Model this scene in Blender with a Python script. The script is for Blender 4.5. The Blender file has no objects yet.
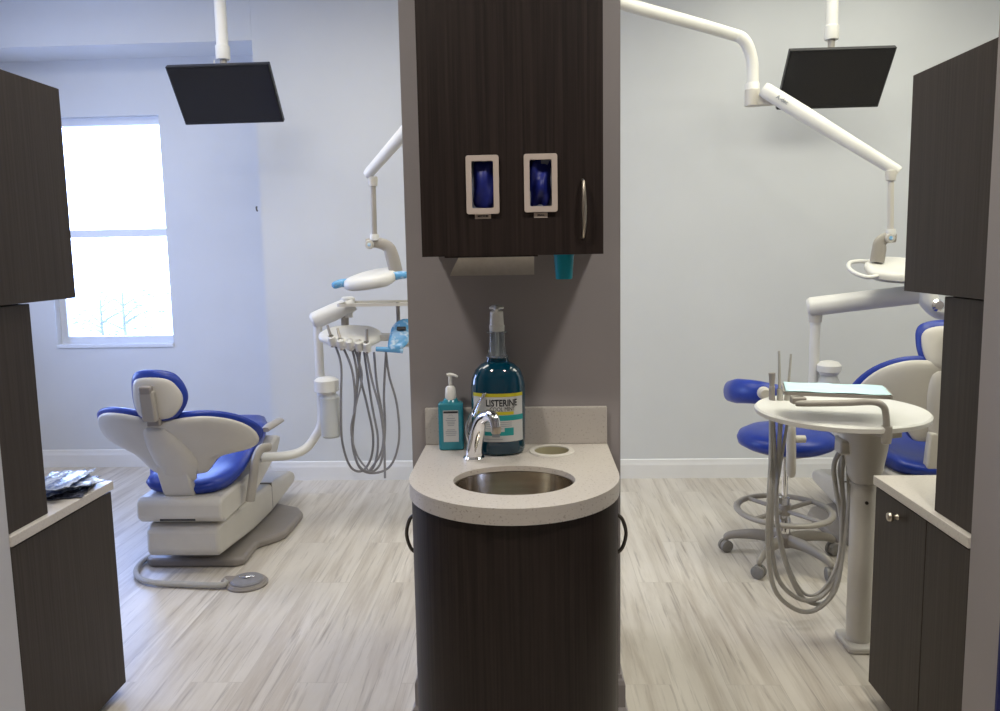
import bpy, bmesh, math, random
from mathutils import Vector, Matrix
random.seed(7)
PI = math.pi
S = bpy.context.scene
COL = S.collection

# ---------------------------------------------------------------- camera
FPX, EYE = 750.0, 1.44
yaw, pitch, roll = math.radians(2.35), math.radians(-6.5), math.radians(1.05)
FW = Vector((-math.sin(yaw)*math.cos(pitch), math.cos(yaw)*math.cos(pitch), math.sin(pitch)))
R0 = Vector((math.cos(yaw), math.sin(yaw), 0)); U0 = R0.cross(FW)
RT = R0*math.cos(roll) - U0*math.sin(roll)
UP = R0*math.sin(roll) + U0*math.cos(roll)
CAM = Vector((0, 0, EYE)); PCY = 335.5      # principal row: the frame sits a little below the lens axis (lens shift)
cd = bpy.data.cameras.new('camera'); cam = bpy.data.objects.new('camera', cd); COL.objects.link(cam)
cd.sensor_width = 36; cd.lens = 36*FPX/1000; cd.shift_y = -(355.5-PCY)/1000; cd.clip_start = .05; cd.clip_end = 200
cam.matrix_world = Matrix((( RT.x, UP.x, -FW.x, CAM.x), (RT.y, UP.y, -FW.y, CAM.y), (RT.z, UP.z, -FW.z, CAM.z), (0, 0, 0, 1)))
S.camera = cam
def ray(x, y): return FW + RT*((x-500)/FPX) + UP*((PCY-y)/FPX)
def at(x, y, Y):
    r = ray(x, y); return CAM + r*(Y/r.y)
def atz(x, y, z):
    r = ray(x, y); return CAM + r*((z-EYE)/r.z)
def atx(x, y, X):
    r = ray(x, y); return CAM + r*(X/r.x)

# ---------------------------------------------------------------- world, lights, exposure
S.view_settings.view_transform = 'Standard'; S.view_settings.look = 'None'
S.view_settings.exposure = 0.0; S.view_settings.gamma = 1.0; S.view_settings.use_curve_mapping = False
w = bpy.data.worlds.new('sky'); S.world = w; w.use_nodes = True
wn = w.node_tree; wn.nodes.clear()
bg = wn.nodes.new('ShaderNodeBackground'); wo = wn.nodes.new('ShaderNodeOutputWorld')
tc = wn.nodes.new('ShaderNodeTexCoord'); sp = wn.nodes.new('ShaderNodeSeparateXYZ'); mr = wn.nodes.new('ShaderNodeMapRange'); rp = wn.nodes.new('ShaderNodeValToRGB')
wn.links.new(tc.outputs['Generated'], sp.inputs[0]); wn.links.new(sp.outputs['Z'], mr.inputs['Value'])
mr.inputs['From Min'].default_value = -.2; mr.inputs['From Max'].default_value = .9
wn.links.new(mr.outputs[0], rp.inputs[0]); wn.links.new(rp.outputs[0], bg.inputs[0]); wn.links.new(bg.outputs[0], wo.inputs[0])
rp.color_ramp.elements[0].color = (.50, .62, 1, 1); rp.color_ramp.elements[1].color = (.20, .38, 1, 1)
bg.inputs[1].default_value = 15.0

def area(name, loc, sx, sy, power, color, rot=(0, 0, 0), portal=False, spread=180):
    l = bpy.data.lights.new(name, 'AREA'); l.shape = 'RECTANGLE'; l.size = sx; l.size_y = sy
    l.energy = power; l.color = color; l.spread = math.radians(spread)
    o = bpy.data.objects.new(name, l); COL.objects.link(o); o.location = loc; o.rotation_euler = rot
    if portal: l.cycles.is_portal = True
    return o
WARM = (1, .94, .86)
for nm, x, y, p_, c_ in (('right_room', 1.0, 2.45, 30, (1, .985, .83)), ('right_room', 2.6, 2.5, 27, (1, .985, .83)), ('right_room', 1.7, 3.75, 13, (1, .985, .83)),  # last right-room lamp is an added unseen fill that washes the far wall
                         ('left_room', -.95, 3.2, 15, (1, .965, .88)), ('left_room', -2.4, 3.3, 11, (1, .965, .88)), ('left_room', -1.5, 2.45, 17, (1, .965, .88))):
    area('ceiling_troffer_and_wash_'+nm, (x, y, 3.03), 1.15, 1.15 if nm == 'right_room' else .6, p_, c_)
area('ceiling_downlight_hall', (-.95, .75, 3.03), .22, .22, 25, WARM)
area('ceiling_downlight_hall', (.85, .75, 3.03), .22, .22, 25, WARM)
area('window_portal', (-2.82, 5.12, 1.6), .78, 1.48, 1, (1, 1, 1), (-PI/2, 0, 0), portal=True)
area('window_portal', (-4.32, 3.75, 1.6), 1.48, 1.1, 1, (1, 1, 1), (0, -PI/2, 0), portal=True)

# ---------------------------------------------------------------- materials
def mat(name, col, rough=.5, metal=0., spec=.5, **k):
    m = bpy.data.materials.new(name); m.use_nodes = True; nt = m.node_tree
    b = nt.nodes['Principled BSDF']
    b.inputs['Base Color'].default_value = (*col, 1); b.inputs['Roughness'].default_value = rough
    b.inputs['Metallic'].default_value = metal; b.inputs['Specular IOR Level'].default_value = spec
    for kk, v in k.items():
        b.inputs[kk.replace('_', ' ')].default_value = v
    return m
def noisy(m, col2, scale=(40, 40, 40), fac=(.35, .65), detail=4, bump=0., bscale=None, coords='Object'):
    nt = m.node_tree; b = nt.nodes['Principled BSDF']; c1 = tuple(b.inputs['Base Color'].default_value)
    t = nt.nodes.new('ShaderNodeTexCoord'); mp = nt.nodes.new('ShaderNodeMapping'); n = nt.nodes.new('ShaderNodeTexNoise')
    mp.inputs['Scale'].default_value = scale; n.inputs['Scale'].default_value = 1; n.inputs['Detail'].default_value = detail
    r = nt.nodes.new('ShaderNodeValToRGB'); r.color_ramp.elements[0].position = fac[0]; r.color_ramp.elements[1].position = fac[1]
    r.color_ramp.elements[0].color = c1; r.color_ramp.elements[1].color = (*col2, 1)
    nt.links.new(t.outputs[coords], mp.inputs[0]); nt.links.new(mp.outputs[0], n.inputs['Vector']); nt.links.new(n.outputs['Fac'], r.inputs[0])
    nt.links.new(r.outputs[0], b.inputs['Base Color'])
    if bump:
        bp = nt.nodes.new('ShaderNodeBump'); bp.inputs['Strength'].default_value = bump; bp.inputs['Distance'].default_value = .002
        nt.links.new(n.outputs['Fac'], bp.inputs['Height']); nt.links.new(bp.outputs[0], b.inputs['Normal'])
    return m
M = {}
M['paint'] = noisy(mat('wall_paint', (.60, .615, .63), .6), (.62, .635, .65), (3, 3, 3), bump=0)
M['taupe'] = noisy(mat('taupe_paint', (.31, .285, .285), .6), (.33, .30, .30), (3, 3, 3))
M['stub'] = noisy(mat('grey_paint', (.52, .52, .55), .6), (.54, .54, .57), (3, 3, 3))
M['navy'] = noisy(mat('navy_paint', (.006, .010, .10), .6), (.007, .012, .12), (3, 3, 3))
M['ceiling'] = noisy(mat('ceiling_white', (.75, .75, .74), .8), (.7, .7, .69), (60, 60, 60))
M['trim'] = noisy(mat('trim_white', (.74, .74, .74), .35), (.78, .78, .78), (5, 5, 5))
M['vinylwhite'] = noisy(mat('window_vinyl', (.70, .73, .78), .35), (.73, .76, .80), (8, 8, 8))
M['wood'] = noisy(mat('dark_wood_shaded', (.012, .0074, .0062), .45, spec=.24), (.029, .0195, .0165), (150, 150, 2.5), (.3, .75), 6, .15)  # darker copy of the side cabinets' laminate, vanity shade put into its colour
M['woodlit'] = noisy(mat('dark_wood_lit', (.034, .0255, .021), .48, spec=.25), (.056, .044, .037), (150, 150, 2.5), (.3, .75), 6, .12)  # lighter copy of the same laminate, stronger light put into its colour
M['quartz'] = noisy(mat('speckled_quartz', (.52, .48, .44), .3), (.33, .285, .25), (170, 170, 170), (.60, .72), 2)
M['quartz2'] = noisy(mat('pale_quartz', (.62, .58, .53), .35), (.54, .50, .46), (170, 170, 170), (.55, .70), 2)
M['white'] = noisy(mat('white_plastic', (.74, .73, .69), .32), (.71, .70, .66), (9, 9, 9))
M['cream'] = noisy(mat('cream_plastic', (.58, .55, .49), .38), (.55, .52, .465), (9, 9, 9))
M['beige'] = noisy(mat('beige_grey_plastic', (.36, .33, .29), .42), (.33, .305, .27), (9, 9, 9))
M['taupeplastic'] = noisy(mat('taupe_plastic', (.27, .24, .22), .4), (.25, .225, .20), (9, 9, 9))
M['blue'] = noisy(mat('blue_vinyl', (.008, .032, .27), .36), (.010, .038, .31), (30, 30, 30), bump=.05)
M['gloveblue'] = noisy(mat('navy_nitrile', (.004, .008, .11), .42), (.009, .018, .21), (35, 35, 14), bump=.8)
M['softblue'] = noisy(mat('sky_blue_film', (.14, .40, .70), .2), (.60, .76, .88), (38, 38, 38), (.52, .70))
M['cyanbib'] = noisy(mat('pale_turquoise_paper', (.52, .74, .79), .7), (.57, .79, .83), (20, 20, 20))
M['steel'] = noisy(mat('brushed_steel', (.60, .53, .44), .17, 1), (.68, .62, .54), (6, 6, 90))
M['chrome'] = mat('chrome', (.86, .86, .88), .06, 1)
M['nickel'] = noisy(mat('satin_nickel', (.52, .46, .38), .3, 1), (.58, .52, .44), (60, 60, 5))
M['bronze'] = mat('dark_nickel', (.10, .09, .08), .35, .9)
M['black'] = mat('black_plastic', (.008, .008, .009), .35)
M['screen'] = mat('black_glossy_screen', (.004, .004, .006), .22, 0, .5)
M['hose'] = noisy(mat('grey_hose', (.22, .215, .23), .5), (.25, .245, .26), (50, 50, 50))
M['hosebeige'] = noisy(mat('greige_hose', (.42, .40, .36), .45), (.38, .365, .33), (50, 50, 50))
M['rubber'] = noisy(mat('grey_rubber', (.22, .21, .20), .6), (.26, .25, .235), (50, 50, 50))
M['label'] = mat('label_white', (.50, .50, .49), .5)
M['labelyellow'] = mat('label_yellow', (.48, .42, .015), .5)
M['labelteal'] = mat('label_teal', (.01, .26, .26), .5)
M['labeldark'] = mat('label_black', (.006, .008, .012), .5)
M['labelgrey'] = mat('label_grey', (.25, .27, .30), .5)
M['tealplastic'] = mat('teal_translucent', (.015, .36, .48), .3, Transmission_Weight=.15, IOR=1.3)
M['tealliquid'] = mat('aqua_gel', (.03, .24, .31), .22, Transmission_Weight=.1)
M['mouthwash'] = mat('dark_teal_mouthwash', (.0, .032, .06), .08, Coat_Weight=.6)
M['clear'] = mat('clear_plastic', (.75, .80, .84), .08, Transmission_Weight=.9, IOR=1.2)
M['frost'] = mat('frosted_plastic', (.72, .73, .70), .4, Transmission_Weight=.35)
M['paper'] = noisy(mat('paper_towel', (.62, .58, .52), .9), (.66, .62, .56), (80, 80, 80))
M['putty'] = noisy(mat('putty_frame', (.50, .42, .37), .5), (.52, .44, .39), (10, 10, 10))
M['carton'] = mat('carton', (.20, .22, .30), .6)
M['pouch'] = noisy(mat('clear_pouch_film', (.52, .58, .70), .12), (.15, .20, .36), (60, 35, 60), (.42, .62), 3, .9)
M['pouchdark'] = noisy(mat('dark_film', (.03, .03, .05), .25), (.10, .11, .15), (50, 50, 50))
M['ring'] = mat('waste_ring', (.60, .57, .52), .4)
M['ringin'] = mat('waste_bin_liner', (.42, .38, .24), .6)
M['bark'] = noisy(mat('bark', (.20, .19, .19), .9), (.14, .13, .13), (40, 40, 8))
M['leaf'] = noisy(mat('leaves', (.18, .18, .18), .7), (.26, .26, .24), (4, 4, 4))
M['concrete'] = noisy(mat('outdoor_concrete', (.75, .74, .72), .9), (.68, .67, .65), (2, 2, 2))
gl = bpy.data.materials.new('window_glass'); gl.use_nodes = True; nt = gl.node_tree; nt.nodes.clear()
tr = nt.nodes.new('ShaderNodeBsdfTransparent'); gs = nt.nodes.new('ShaderNodeBsdfGlossy'); mx = nt.nodes.new('ShaderNodeMixShader'); fr = nt.nodes.new('ShaderNodeFresnel'); ou = nt.nodes.new('ShaderNodeOutputMaterial')
gs.inputs['Roughness'].default_value = .02; fr.inputs[0].default_value = 1.3
nt.links.new(fr.outputs[0], mx.inputs[0]); nt.links.new(tr.outputs[0], mx.inputs[1]); nt.links.new(gs.outputs[0], mx.inputs[2]); nt.links.new(mx.outputs[0], ou.inputs[0])
M['glass'] = gl
def floor_mat():
    m = mat('whitewashed_planks', (.5, .47, .43), .42); nt = m.node_tree; b = nt.nodes['Principled BSDF']; L = nt.links.new
    t = nt.nodes.new('ShaderNodeTexCoord'); mp = nt.nodes.new('ShaderNodeMapping'); mp.inputs['Rotation'].default_value = (0, 0, PI/2); mp.inputs['Location'].default_value = (.33, .05, 0)
    br = nt.nodes.new('ShaderNodeTexBrick'); br.inputs['Scale'].default_value = 1; br.offset = .37; br.offset_frequency = 2
    br.inputs['Brick Width'].default_value = 1.22; br.inputs['Row Height'].default_value = .18
    br.inputs['Mortar Size'].default_value = .0012; br.inputs['Mortar Smooth'].default_value = .3
    br.inputs['Color1'].default_value = (0, 0, 0, 1); br.inputs['Color2'].default_value = (1, 1, 1, 1); br.inputs['Mortar'].default_value = (.5, .5, .5, 1)
    L(t.outputs['Object'], mp.inputs[0]); L(mp.outputs[0], br.inputs['Vector'])
    # per plank offset of the grain
    vm = nt.nodes.new('ShaderNodeVectorMath'); vm.operation = 'SCALE'; vm.inputs['Scale'].default_value = 7.0; L(br.outputs['Color'], vm.inputs[0])
    va = nt.nodes.new('ShaderNodeVectorMath'); va.operation = 'ADD'; L(t.outputs['Object'], va.inputs[0]); L(vm.outputs[0], va.inputs[1])
    def streak(sc, lo, hi, det=8, dist=.6):
        p = nt.nodes.new('ShaderNodeMapping'); p.inputs['Scale'].default_value = sc; L(va.outputs[0], p.inputs[0])
        n = nt.nodes.new('ShaderNodeTexNoise'); n.inputs['Scale'].default_value = 1; n.inputs['Detail'].default_value = det; n.inputs['Roughness'].default_value = .62; n.inputs['Distortion'].default_value = dist
        L(p.outputs[0], n.inputs['Vector'])
        r = nt.nodes.new('ShaderNodeMapRange'); r.inputs['From Min'].default_value = lo; r.inputs['From Max'].default_value = hi; L(n.outputs['Fac'], r.inputs['Value']); return r.outputs[0], n
    s1, n1 = streak((16, 1.1, 1), .48, .78, 10, .5); s2, _ = streak((60, 2.4, 1), .55, .76, 10, .4); s3, _ = streak((5, .7, 1), .35, .7)
    def mix(a, colr, f, k):
        mm = nt.nodes.new('ShaderNodeMix'); mm.data_type = 'RGBA'; mm.blend_type = 'MIX'
        ml = nt.nodes.new('ShaderNodeMath'); ml.operation = 'MULTIPLY'; ml.inputs[1].default_value = k; L(f, ml.inputs[0]); L(ml.outputs[0], mm.inputs['Factor'])
        if isinstance(a, tuple): mm.inputs['A'].default_value = a
        else: L(a, mm.inputs['A'])
        mm.inputs['B'].default_value = colr; return mm.outputs['Result']
    c = mix((.70, .655, .585, 1), (.52, .47, .405, 1), s3, .9)
    c = mix(c, (.30, .235, .17, 1), s1, .80)
    c = mix(c, (.16, .13, .105, 1), s2, .8)
    c = mix(c, (.42, .385, .34, 1), br.outputs['Color'], .22)
    c = mix(c, (.34, .30, .25, 1), br.outputs['Fac'], .38)
    L(c, b.inputs['Base Color'])
    bp = nt.nodes.new('ShaderNodeBump'); bp.inputs['Strength'].default_value = .15; bp.inputs['Distance'].default_value = .002; L(n1.outputs['Fac'], bp.inputs['Height']); L(bp.outputs[0], b.inputs['Normal'])
    return m
M['floor'] = floor_mat()

# ---------------------------------------------------------------- mesh helpers
def BM(): return bmesh.new()
def box(bm, c, s, rot=None):
    m = Matrix.Translation(Vector(c)) @ (rot.to_4x4() if rot else Matrix.Identity(4)) @ Matrix.Diagonal((s[0], s[1], s[2], 1))
    bmesh.ops.create_cube(bm, size=1, matrix=m); return bm
def b2(bm, lo, hi):
    lo, hi = Vector(lo), Vector(hi); return box(bm, (lo+hi)/2, hi-lo)
def frame_of(d, prev=None):
    d = d.normalized()
    u = prev - d*prev.dot(d) if prev is not None else None
    if u is None or u.length < 1e-4:
        a = Vector((0, 0, 1)) if abs(d.z) < .9 else Vector((1, 0, 0)); u = a - d*a.dot(d)
    u.normalize(); return u, d.cross(u)
def smooth_pts(pts, n=6, closed=False):
    P = [Vector(p) for p in pts]; out = []; N = len(P)
    rng = range(N if closed else N-1)
    for i in rng:
        if closed: p0, p1, p2, p3 = P[(i-1) % N], P[i], P[(i+1) % N], P[(i+2) % N]
        else: p0, p1, p2, p3 = P[max(i-1, 0)], P[i], P[i+1], P[min(i+2, N-1)]
        for k in range(n):
            t = k/n; out.append(.5*((2*p1)+(-p0+p2)*t+(2*p0-5*p1+4*p2-p3)*t*t+(-p0+3*p1-3*p2+p3)*t**3))
    if not closed: out.append(P[-1])
    return out
def tube(bm, pts, r, seg=12, smooth=0, closed=False, flat=1.0, up=None):
    """sweep; r a number or a list along pts; flat scales the second axis"""
    P = [Vector(p) for p in pts]
    if smooth:
        if isinstance(r, (list, tuple)):
            n0 = len(P); rr = []
            for i in range(n0-1):
                for k in range(smooth): rr.append(r[i]+(r[i+1]-r[i])*k/smooth)
            rr.append(r[-1]); r = rr
        P = smooth_pts(P, smooth, closed)
    N = len(P); R = r if isinstance(r, (list, tuple)) else [r]*N
    rings = []; prev = Vector(up) if up else None
    for i in range(N):
        if closed: d = P[(i+1) % N]-P[i-1]
        else: d = P[min(i+1, N-1)]-P[max(i-1, 0)]
        u, v = frame_of(d, prev); prev = u
        rings.append([bm.verts.new(P[i]+u*math.cos(2*PI*k/seg)*R[i]+v*math.sin(2*PI*k/seg)*R[i]*flat) for k in range(seg)])
    for i in range(N if closed else N-1):
        a, b = rings[i], rings[(i+1) % N]
        for k in range(seg): bm.faces.new((a[k], a[(k+1) % seg], b[(k+1) % seg], b[k]))
    if not closed: bm.faces.new(rings[0][::-1]); bm.faces.new(rings[-1])
    return bm
def lathe(bm, prof, seg=32, M4=None, sx=1., sy=1., cap=True):
    M4 = M4 or Matrix.Identity(4); rings = []
    for (r, z) in prof:
        rings.append([bm.verts.new(M4 @ Vector((r*sx*math.cos(2*PI*k/seg), r*sy*math.sin(2*PI*k/seg), z))) for k in range(seg)])
    for a, b in zip(rings, rings[1:]):
        for k in range(seg): bm.faces.new((a[k], a[(k+1) % seg], b[(k+1) % seg], b[k]))
    if cap: bm.faces.new(rings[0][::-1]); bm.faces.new(rings[-1])
    return bm
def T(x, y, z): return Matrix.Translation((x, y, z))
def prism(bm, outer, z0, z1, M4=None, holes=()):
    """extruded 2D outline, with holes"""
    M4 = M4 or Matrix.Identity(4)
    loops = [list(outer)]+[list(h) for h in holes]
    def side(z):
        edges = []; vs = []
        for lp in loops:
            v = [bm.verts.new(Vector((p[0], p[1], z))) for p in lp]; vs.append(v)
            for i in range(len(v)): edges.append(bm.edges.new((v[i], v[(i+1) % len(v)])))
        if len(loops) == 1: bm.faces.new(vs[0])
        else: bmesh.ops.triangle_fill(bm, use_beauty=True, use_dissolve=False, edges=edges)
        return vs
    a, b = side(z0), side(z1)
    for la, lb in zip(a, b):
        for i in range(len(la)):
            j = (i+1) % len(la); bm.faces.new((la[i], la[j], lb[j], lb[i]))
    bmesh.ops.transform(bm, matrix=M4, verts=[v for l in a+b for v in l])
    return bm
def pad(bm, outline, f, thick, rings=5, center=(0, 0), back=None, crown=1.0, p=3.0, smooth=4):
    """closed cushion or shell: outline (u,v) star-shaped about center; f(u,v,w)->3D; thick front, back offsets"""
    O = [Vector((a, b)) for a, b in outline]
    O = [Vector((q.x, q.y)) for q in smooth_pts([(a, b, 0) for a, b in outline], smooth, True)] if smooth else O
    c = Vector(center); n = len(O); tb = back if back is not None else 0.
    sf = [i/rings for i in range(rings)]+[.97, 1.0]
    def prof(s): return (1-s**p)**.5 if s < 1 else 0
    front, rear = [], []
    for s in sf:
        for lst, sign, tt in ((front, 1, thick), (rear, -1, tb)):
            if s == 0: lst.append([bm.verts.new(f(c.x, c.y, sign*tt))]); continue
            if s == 1.0 and lst is rear: lst.append(front[-1]); continue
            row = []
            for q in O:
                pt = c+(q-c)*s; row.append(bm.verts.new(f(pt.x, pt.y, sign*tt*prof(s))))
            lst.append(row)
    for lst in (front, rear):
        for k in range(n):
            bm.faces.new((lst[0][0], lst[1][k], lst[1][(k+1) % n]))
        for a, b in zip(lst[1:], lst[2:]):
            for k in range(n): bm.faces.new((a[k], b[k], b[(k+1) % n], a[(k+1) % n]))
    return bm
def rrect(w, h, r, n=5, cx=0, cy=0):
    out = []
    for (sx, sy, a0) in ((1, 1, 0), (-1, 1, 90), (-1, -1, 180), (1, -1, 270)):
        for k in range(n+1):
            a = math.radians(a0+90*k/n); out.append((cx+sx*(w/2-r)+r*math.cos(a), cy+sy*(h/2-r)+r*math.sin(a)))
    return out
def ell(rx, ry, n=40, cx=0, cy=0): return [(cx+rx*math.cos(2*PI*k/n), cy+ry*math.sin(2*PI*k/n)) for k in range(n)]

def obj(name, bm, m, parent=None, world=False, bevel=0., smooth=True, sub=0, auto=35, segs=2):
    bmesh.ops.recalc_face_normals(bm, faces=bm.faces)
    shift = None
    if parent is None:
        xs = [v.co for v in bm.verts]
        lo = Vector((min(v.x for v in xs), min(v.y for v in xs), min(v.z for v in xs))); hi = Vector((max(v.x for v in xs), max(v.y for v in xs), max(v.z for v in xs)))
        shift = Vector(((lo.x+hi.x)/2, (lo.y+hi.y)/2, lo.z))
    elif world: shift = parent['_m'] if False else None
    me = bpy.data.meshes.new(name)
    if shift is not None: bmesh.ops.translate(bm, verts=bm.verts, vec=-shift)
    if parent is not None and world:
        inv = WM[parent.name].inverted(); bmesh.ops.transform(bm, matrix=inv, verts=bm.verts)
    if smooth:
        for f in bm.faces: f.smooth = True
        if auto:
            for e in bm.edges:
                if len(e.link_faces) == 2 and e.calc_face_angle(0) > math.radians(auto): e.smooth = False
    bm.to_mesh(me); bm.free()
    me.materials.append(M[m] if isinstance(m, str) else m)
    o = bpy.data.objects.new(name, me); COL.objects.link(o)
    if shift is not None: o.location = shift
    if parent is not None:
        o.parent = parent; WM[o.name] = WM[parent.name]
    else: WM[o.name] = Matrix.Translation(shift)
    if bevel:
        bv = o.modifiers.new('bevel', 'BEVEL'); bv.width = bevel; bv.segments = segs; bv.limit_method = 'ANGLE'; bv.angle_limit = math.radians(40)
        bv.harden_normals = False
    if sub:
        sb = o.modifiers.new('subdivision', 'SUBSURF'); sb.levels = sub; sb.render_levels = sub
    return o
WM = {}
def tag(o, label, cat, group=None):
    o['label'] = label; o['category'] = cat
    if group: o['group'] = group
    return o
def thing(name, label, cat, loc=(0, 0, 0), rz=0, group=None):
    o = bpy.data.objects.new(name, None); COL.objects.link(o); o.location = loc; o.rotation_euler = (0, 0, rz); o.empty_display_size = .1
    WM[o.name] = Matrix.Translation(Vector(loc)) @ Matrix.Rotation(rz, 4, 'Z')
    return tag(o, label, cat, group)
def struct(name, bm, m, parent=None, **k):
    k.setdefault('smooth', False)
    o = obj(name, bm, m, parent, **k)
    if parent is None: o['kind'] = 'structure'
    return o
def lab(o, s): o['label'] = s; return o
def text_bm(txt, size, M4, depth=.0006, bend=None, sx=1., bold=0., width=0, dx=0):
    cu = bpy.data.curves.new('t', 'FONT'); cu.body = txt; cu.size = size; cu.align_x = 'CENTER'; cu.align_y = 'CENTER'; cu.extrude = depth; cu.offset = bold; cu.resolution_u = 3
    o = bpy.data.objects.new('t', cu); COL.objects.link(o); dg = bpy.context.evaluated_depsgraph_get(); dg.update()
    me = bpy.data.meshes.new_from_object(o.evaluated_get(dg)); bm = BM(); bm.from_mesh(me)
    bpy.data.objects.remove(o); bpy.data.curves.remove(cu); bpy.data.meshes.remove(me)
    for v in bm.verts: v.co.x *= sx
    if width:
        a_ = min(v.co.x for v in bm.verts); b_ = max(v.co.x for v in bm.verts)
        for v in bm.verts: v.co.x = (v.co.x-(a_+b_)/2)*width/(b_-a_)+dx
    if bend:
        for v in bm.verts: v.co = bend(v.co)
    bmesh.ops.transform(bm, matrix=M4, verts=bm.verts)
    return bm

# ================================================================ SETTING
X0, X1, YB, YF, YR, ZC, JX = -4.2, 3.4, -1.8, 4.62, 4.95, 3.05, -1.65
struct('floor', b2(BM(), (X0, YB, -.1), (X1, YR, 0)), 'floor')
struct('ceiling', b2(BM(), (X0, YB, ZC), (X1, YR+.15, ZC+.1)), 'ceiling')
struct('wall_far_right', b2(BM(), (JX, YF, 0), (X1, YR+.15, ZC)), 'paint')
WX0, WX1, WZ0, WZ1 = -3.22, -2.415, .85, 2.36
bm = BM(); m4 = T(0, YR+.15, 0) @ Matrix.Rotation(PI/2, 4, 'X')
prism(bm, [(X0, 0), (JX, 0), (JX, ZC), (X0, ZC)], 0, .15, m4, [[(WX0, WZ0), (WX1, WZ0), (WX1, WZ1), (WX0, WZ1)]])
struct('wall_far_left', bm, 'paint')
struct('trim_1', b2(BM(), (X0, YF, 2.72), (JX-.001, YR, ZC)), 'paint')
bm = BM()
prism(bm, [(YB, 0), (YR+.15, 0), (YR+.15, ZC), (YB, ZC)], X0-.1, X0, Matrix(((0, 0, 1, 0), (1, 0, 0, 0), (0, 1, 0, 0), (0, 0, 0, 1))), [[(3.2, .85), (4.3, .85), (4.3, 2.36), (3.2, 2.36)]])
struct('wall_left', bm, 'paint')
w2 = b2(BM(), (X0-.08, 3.2, .85), (X0-.04, 3.25, 2.36)); b2(w2, (X0-.08, 4.25, .85), (X0-.04, 4.3, 2.36)); b2(w2, (X0-.08, 3.25, .85), (X0-.04, 4.25, .9)); b2(w2, (X0-.08, 3.25, 2.31), (X0-.04, 4.25, 2.36)); b2(w2, (X0-.08, 3.25, 1.58), (X0-.04, 4.25, 1.625))  # unseen window and its wall opening, added to bring in blue daylight
w2 = struct('window_added', w2, 'vinylwhite'); obj('window_pane', b2(BM(), (X0-.062, 3.25, .9), (X0-.058, 4.25, 2.31)), 'glass', w2, True, smooth=False)
struct('wall_right', b2(BM(), (X1, YB, 0), (X1+.1, YR+.15, ZC)), 'paint')
struct('wall_behind', b2(BM(), (X0, YB-.1, 0), (X1, YB, ZC)), 'taupe')
def baseboard(name, lo, hi, face):
    bm = BM(); prof = [(0, 0), (.016, 0), (.016, .085), (.012, .1), (.009, .118), (0, .122)]
    # profile swept along x (face -y) or along y (face +-x)
    lo, hi = Vector(lo), Vector(hi)
    vs = []
    for p in (lo, hi):
        vs.append([bm.verts.new((p.x+face[0]*a, p.y+face[1]*a, b)) for a, b in prof])
    n = len(prof)
    for k in range(n): bm.faces.new((vs[0][k], vs[0][(k+1) % n], vs[1][(k+1) % n], vs[1][k]))
    bm.faces.new(vs[0]); bm.faces.new(vs[1][::-1])
    q = BM(); 
    return struct(name, bm, 'trim')
baseboard('baseboard_far_right', (JX-.016, YF, 0), (X1, YF, 0), (0, -1))
baseboard('baseboard_far_left', (X0, YR, 0), (JX, YR, 0), (0, -1))
baseboard('baseboard_jog', (JX, YF, 0), (JX, YR, 0), (-1, 0))
# window
win = thing('window_1', 'x', 'x', (0, 0, 0)); del win['label']; del win['category']; win['kind'] = 'structure'
fy0, fy1 = YR+.055, YR+.11
def wbox(name, lo, hi, m='vinylwhite', bevel=.003): return obj(name, b2(BM(), lo, hi), m, win, bevel=bevel, smooth=False)
bm = BM(); fw = .045
b2(bm, (WX0, fy0, WZ0), (WX0+fw, fy1, WZ1)); b2(bm, (WX1-fw*.4, fy0, WZ0), (WX1, fy1, WZ1)); b2(bm, (WX0+fw, fy0, WZ1-.05), (WX1-fw*.4, fy1, WZ1)); b2(bm, (WX0+fw, fy0, WZ0), (WX1-fw*.4, fy1, WZ0+.05))
obj('window_frame', bm, 'vinylwhite', win, smooth=False)
wbox('meeting_rail', (WX0+fw, fy0-.004, 1.575), (WX1-fw*.4, fy1, 1.625))
wbox('window_sill', (WX0, YR-.012, WZ0-.02), (WX1, fy0+.01, WZ0+.004))
wbox('window_pane', (WX0+fw, fy1-.03, 1.62), (WX1-fw*.4, fy1-.026, WZ1-.05), 'glass', 0)
wbox('window_pane', (WX0+fw, fy1-.03, WZ0+.05), (WX1-fw*.4, fy1-.026, 1.58), 'glass', 0)
# outdoors
struct('ground', b2(BM(), (-25, YR+.2, -.6), (15, 40, -.5)), 'concrete')
def tree(loc, h, r, n, label, group=None):
    t = thing('small_tree', label, 'tree', loc)
    bm = BM(); tube(bm, [(0, 0, 0), (.02, 0, h*.3), (-.02, .02, h*.6), (0, 0, h*.95)], [.035, .028, .02, .008], 8, 4)
    cl = []
    for k in range(9):
        a = random.uniform(0, 2*PI); z = h*random.uniform(.35, .8); L = r*random.uniform(.6, 1)
        e = Vector((math.cos(a)*L, math.sin(a)*L, z+.45*L)); tube(bm, [(0, 0, z), e*.5+Vector((0, 0, z*.5+.03)), e], [.014, .009, .004], 6, 3); cl.append(e)
    obj('trunk', bm, 'bark', t)
    bm = BM()
    for k in range(n):
        c = random.choice(cl); q = c+Vector((random.gauss(0, .13), random.gauss(0, .13), random.gauss(0, .10)))
        rot = Matrix.Rotation(random.uniform(0, 6), 3, 'Z') @ Matrix.Rotation(random.uniform(0, 3), 3, 'X')
        a = [rot @ Vector(v)*random.uniform(.8, 1.3) for v in ((-.035, 0, 0), (0, .016, .004), (.04, 0, 0), (0, -.016, .004))]
        bm.faces.new([bm.verts.new(q+v) for v in a])
    obj('foliage', bm, 'leaf', t, smooth=False); return t
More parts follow.
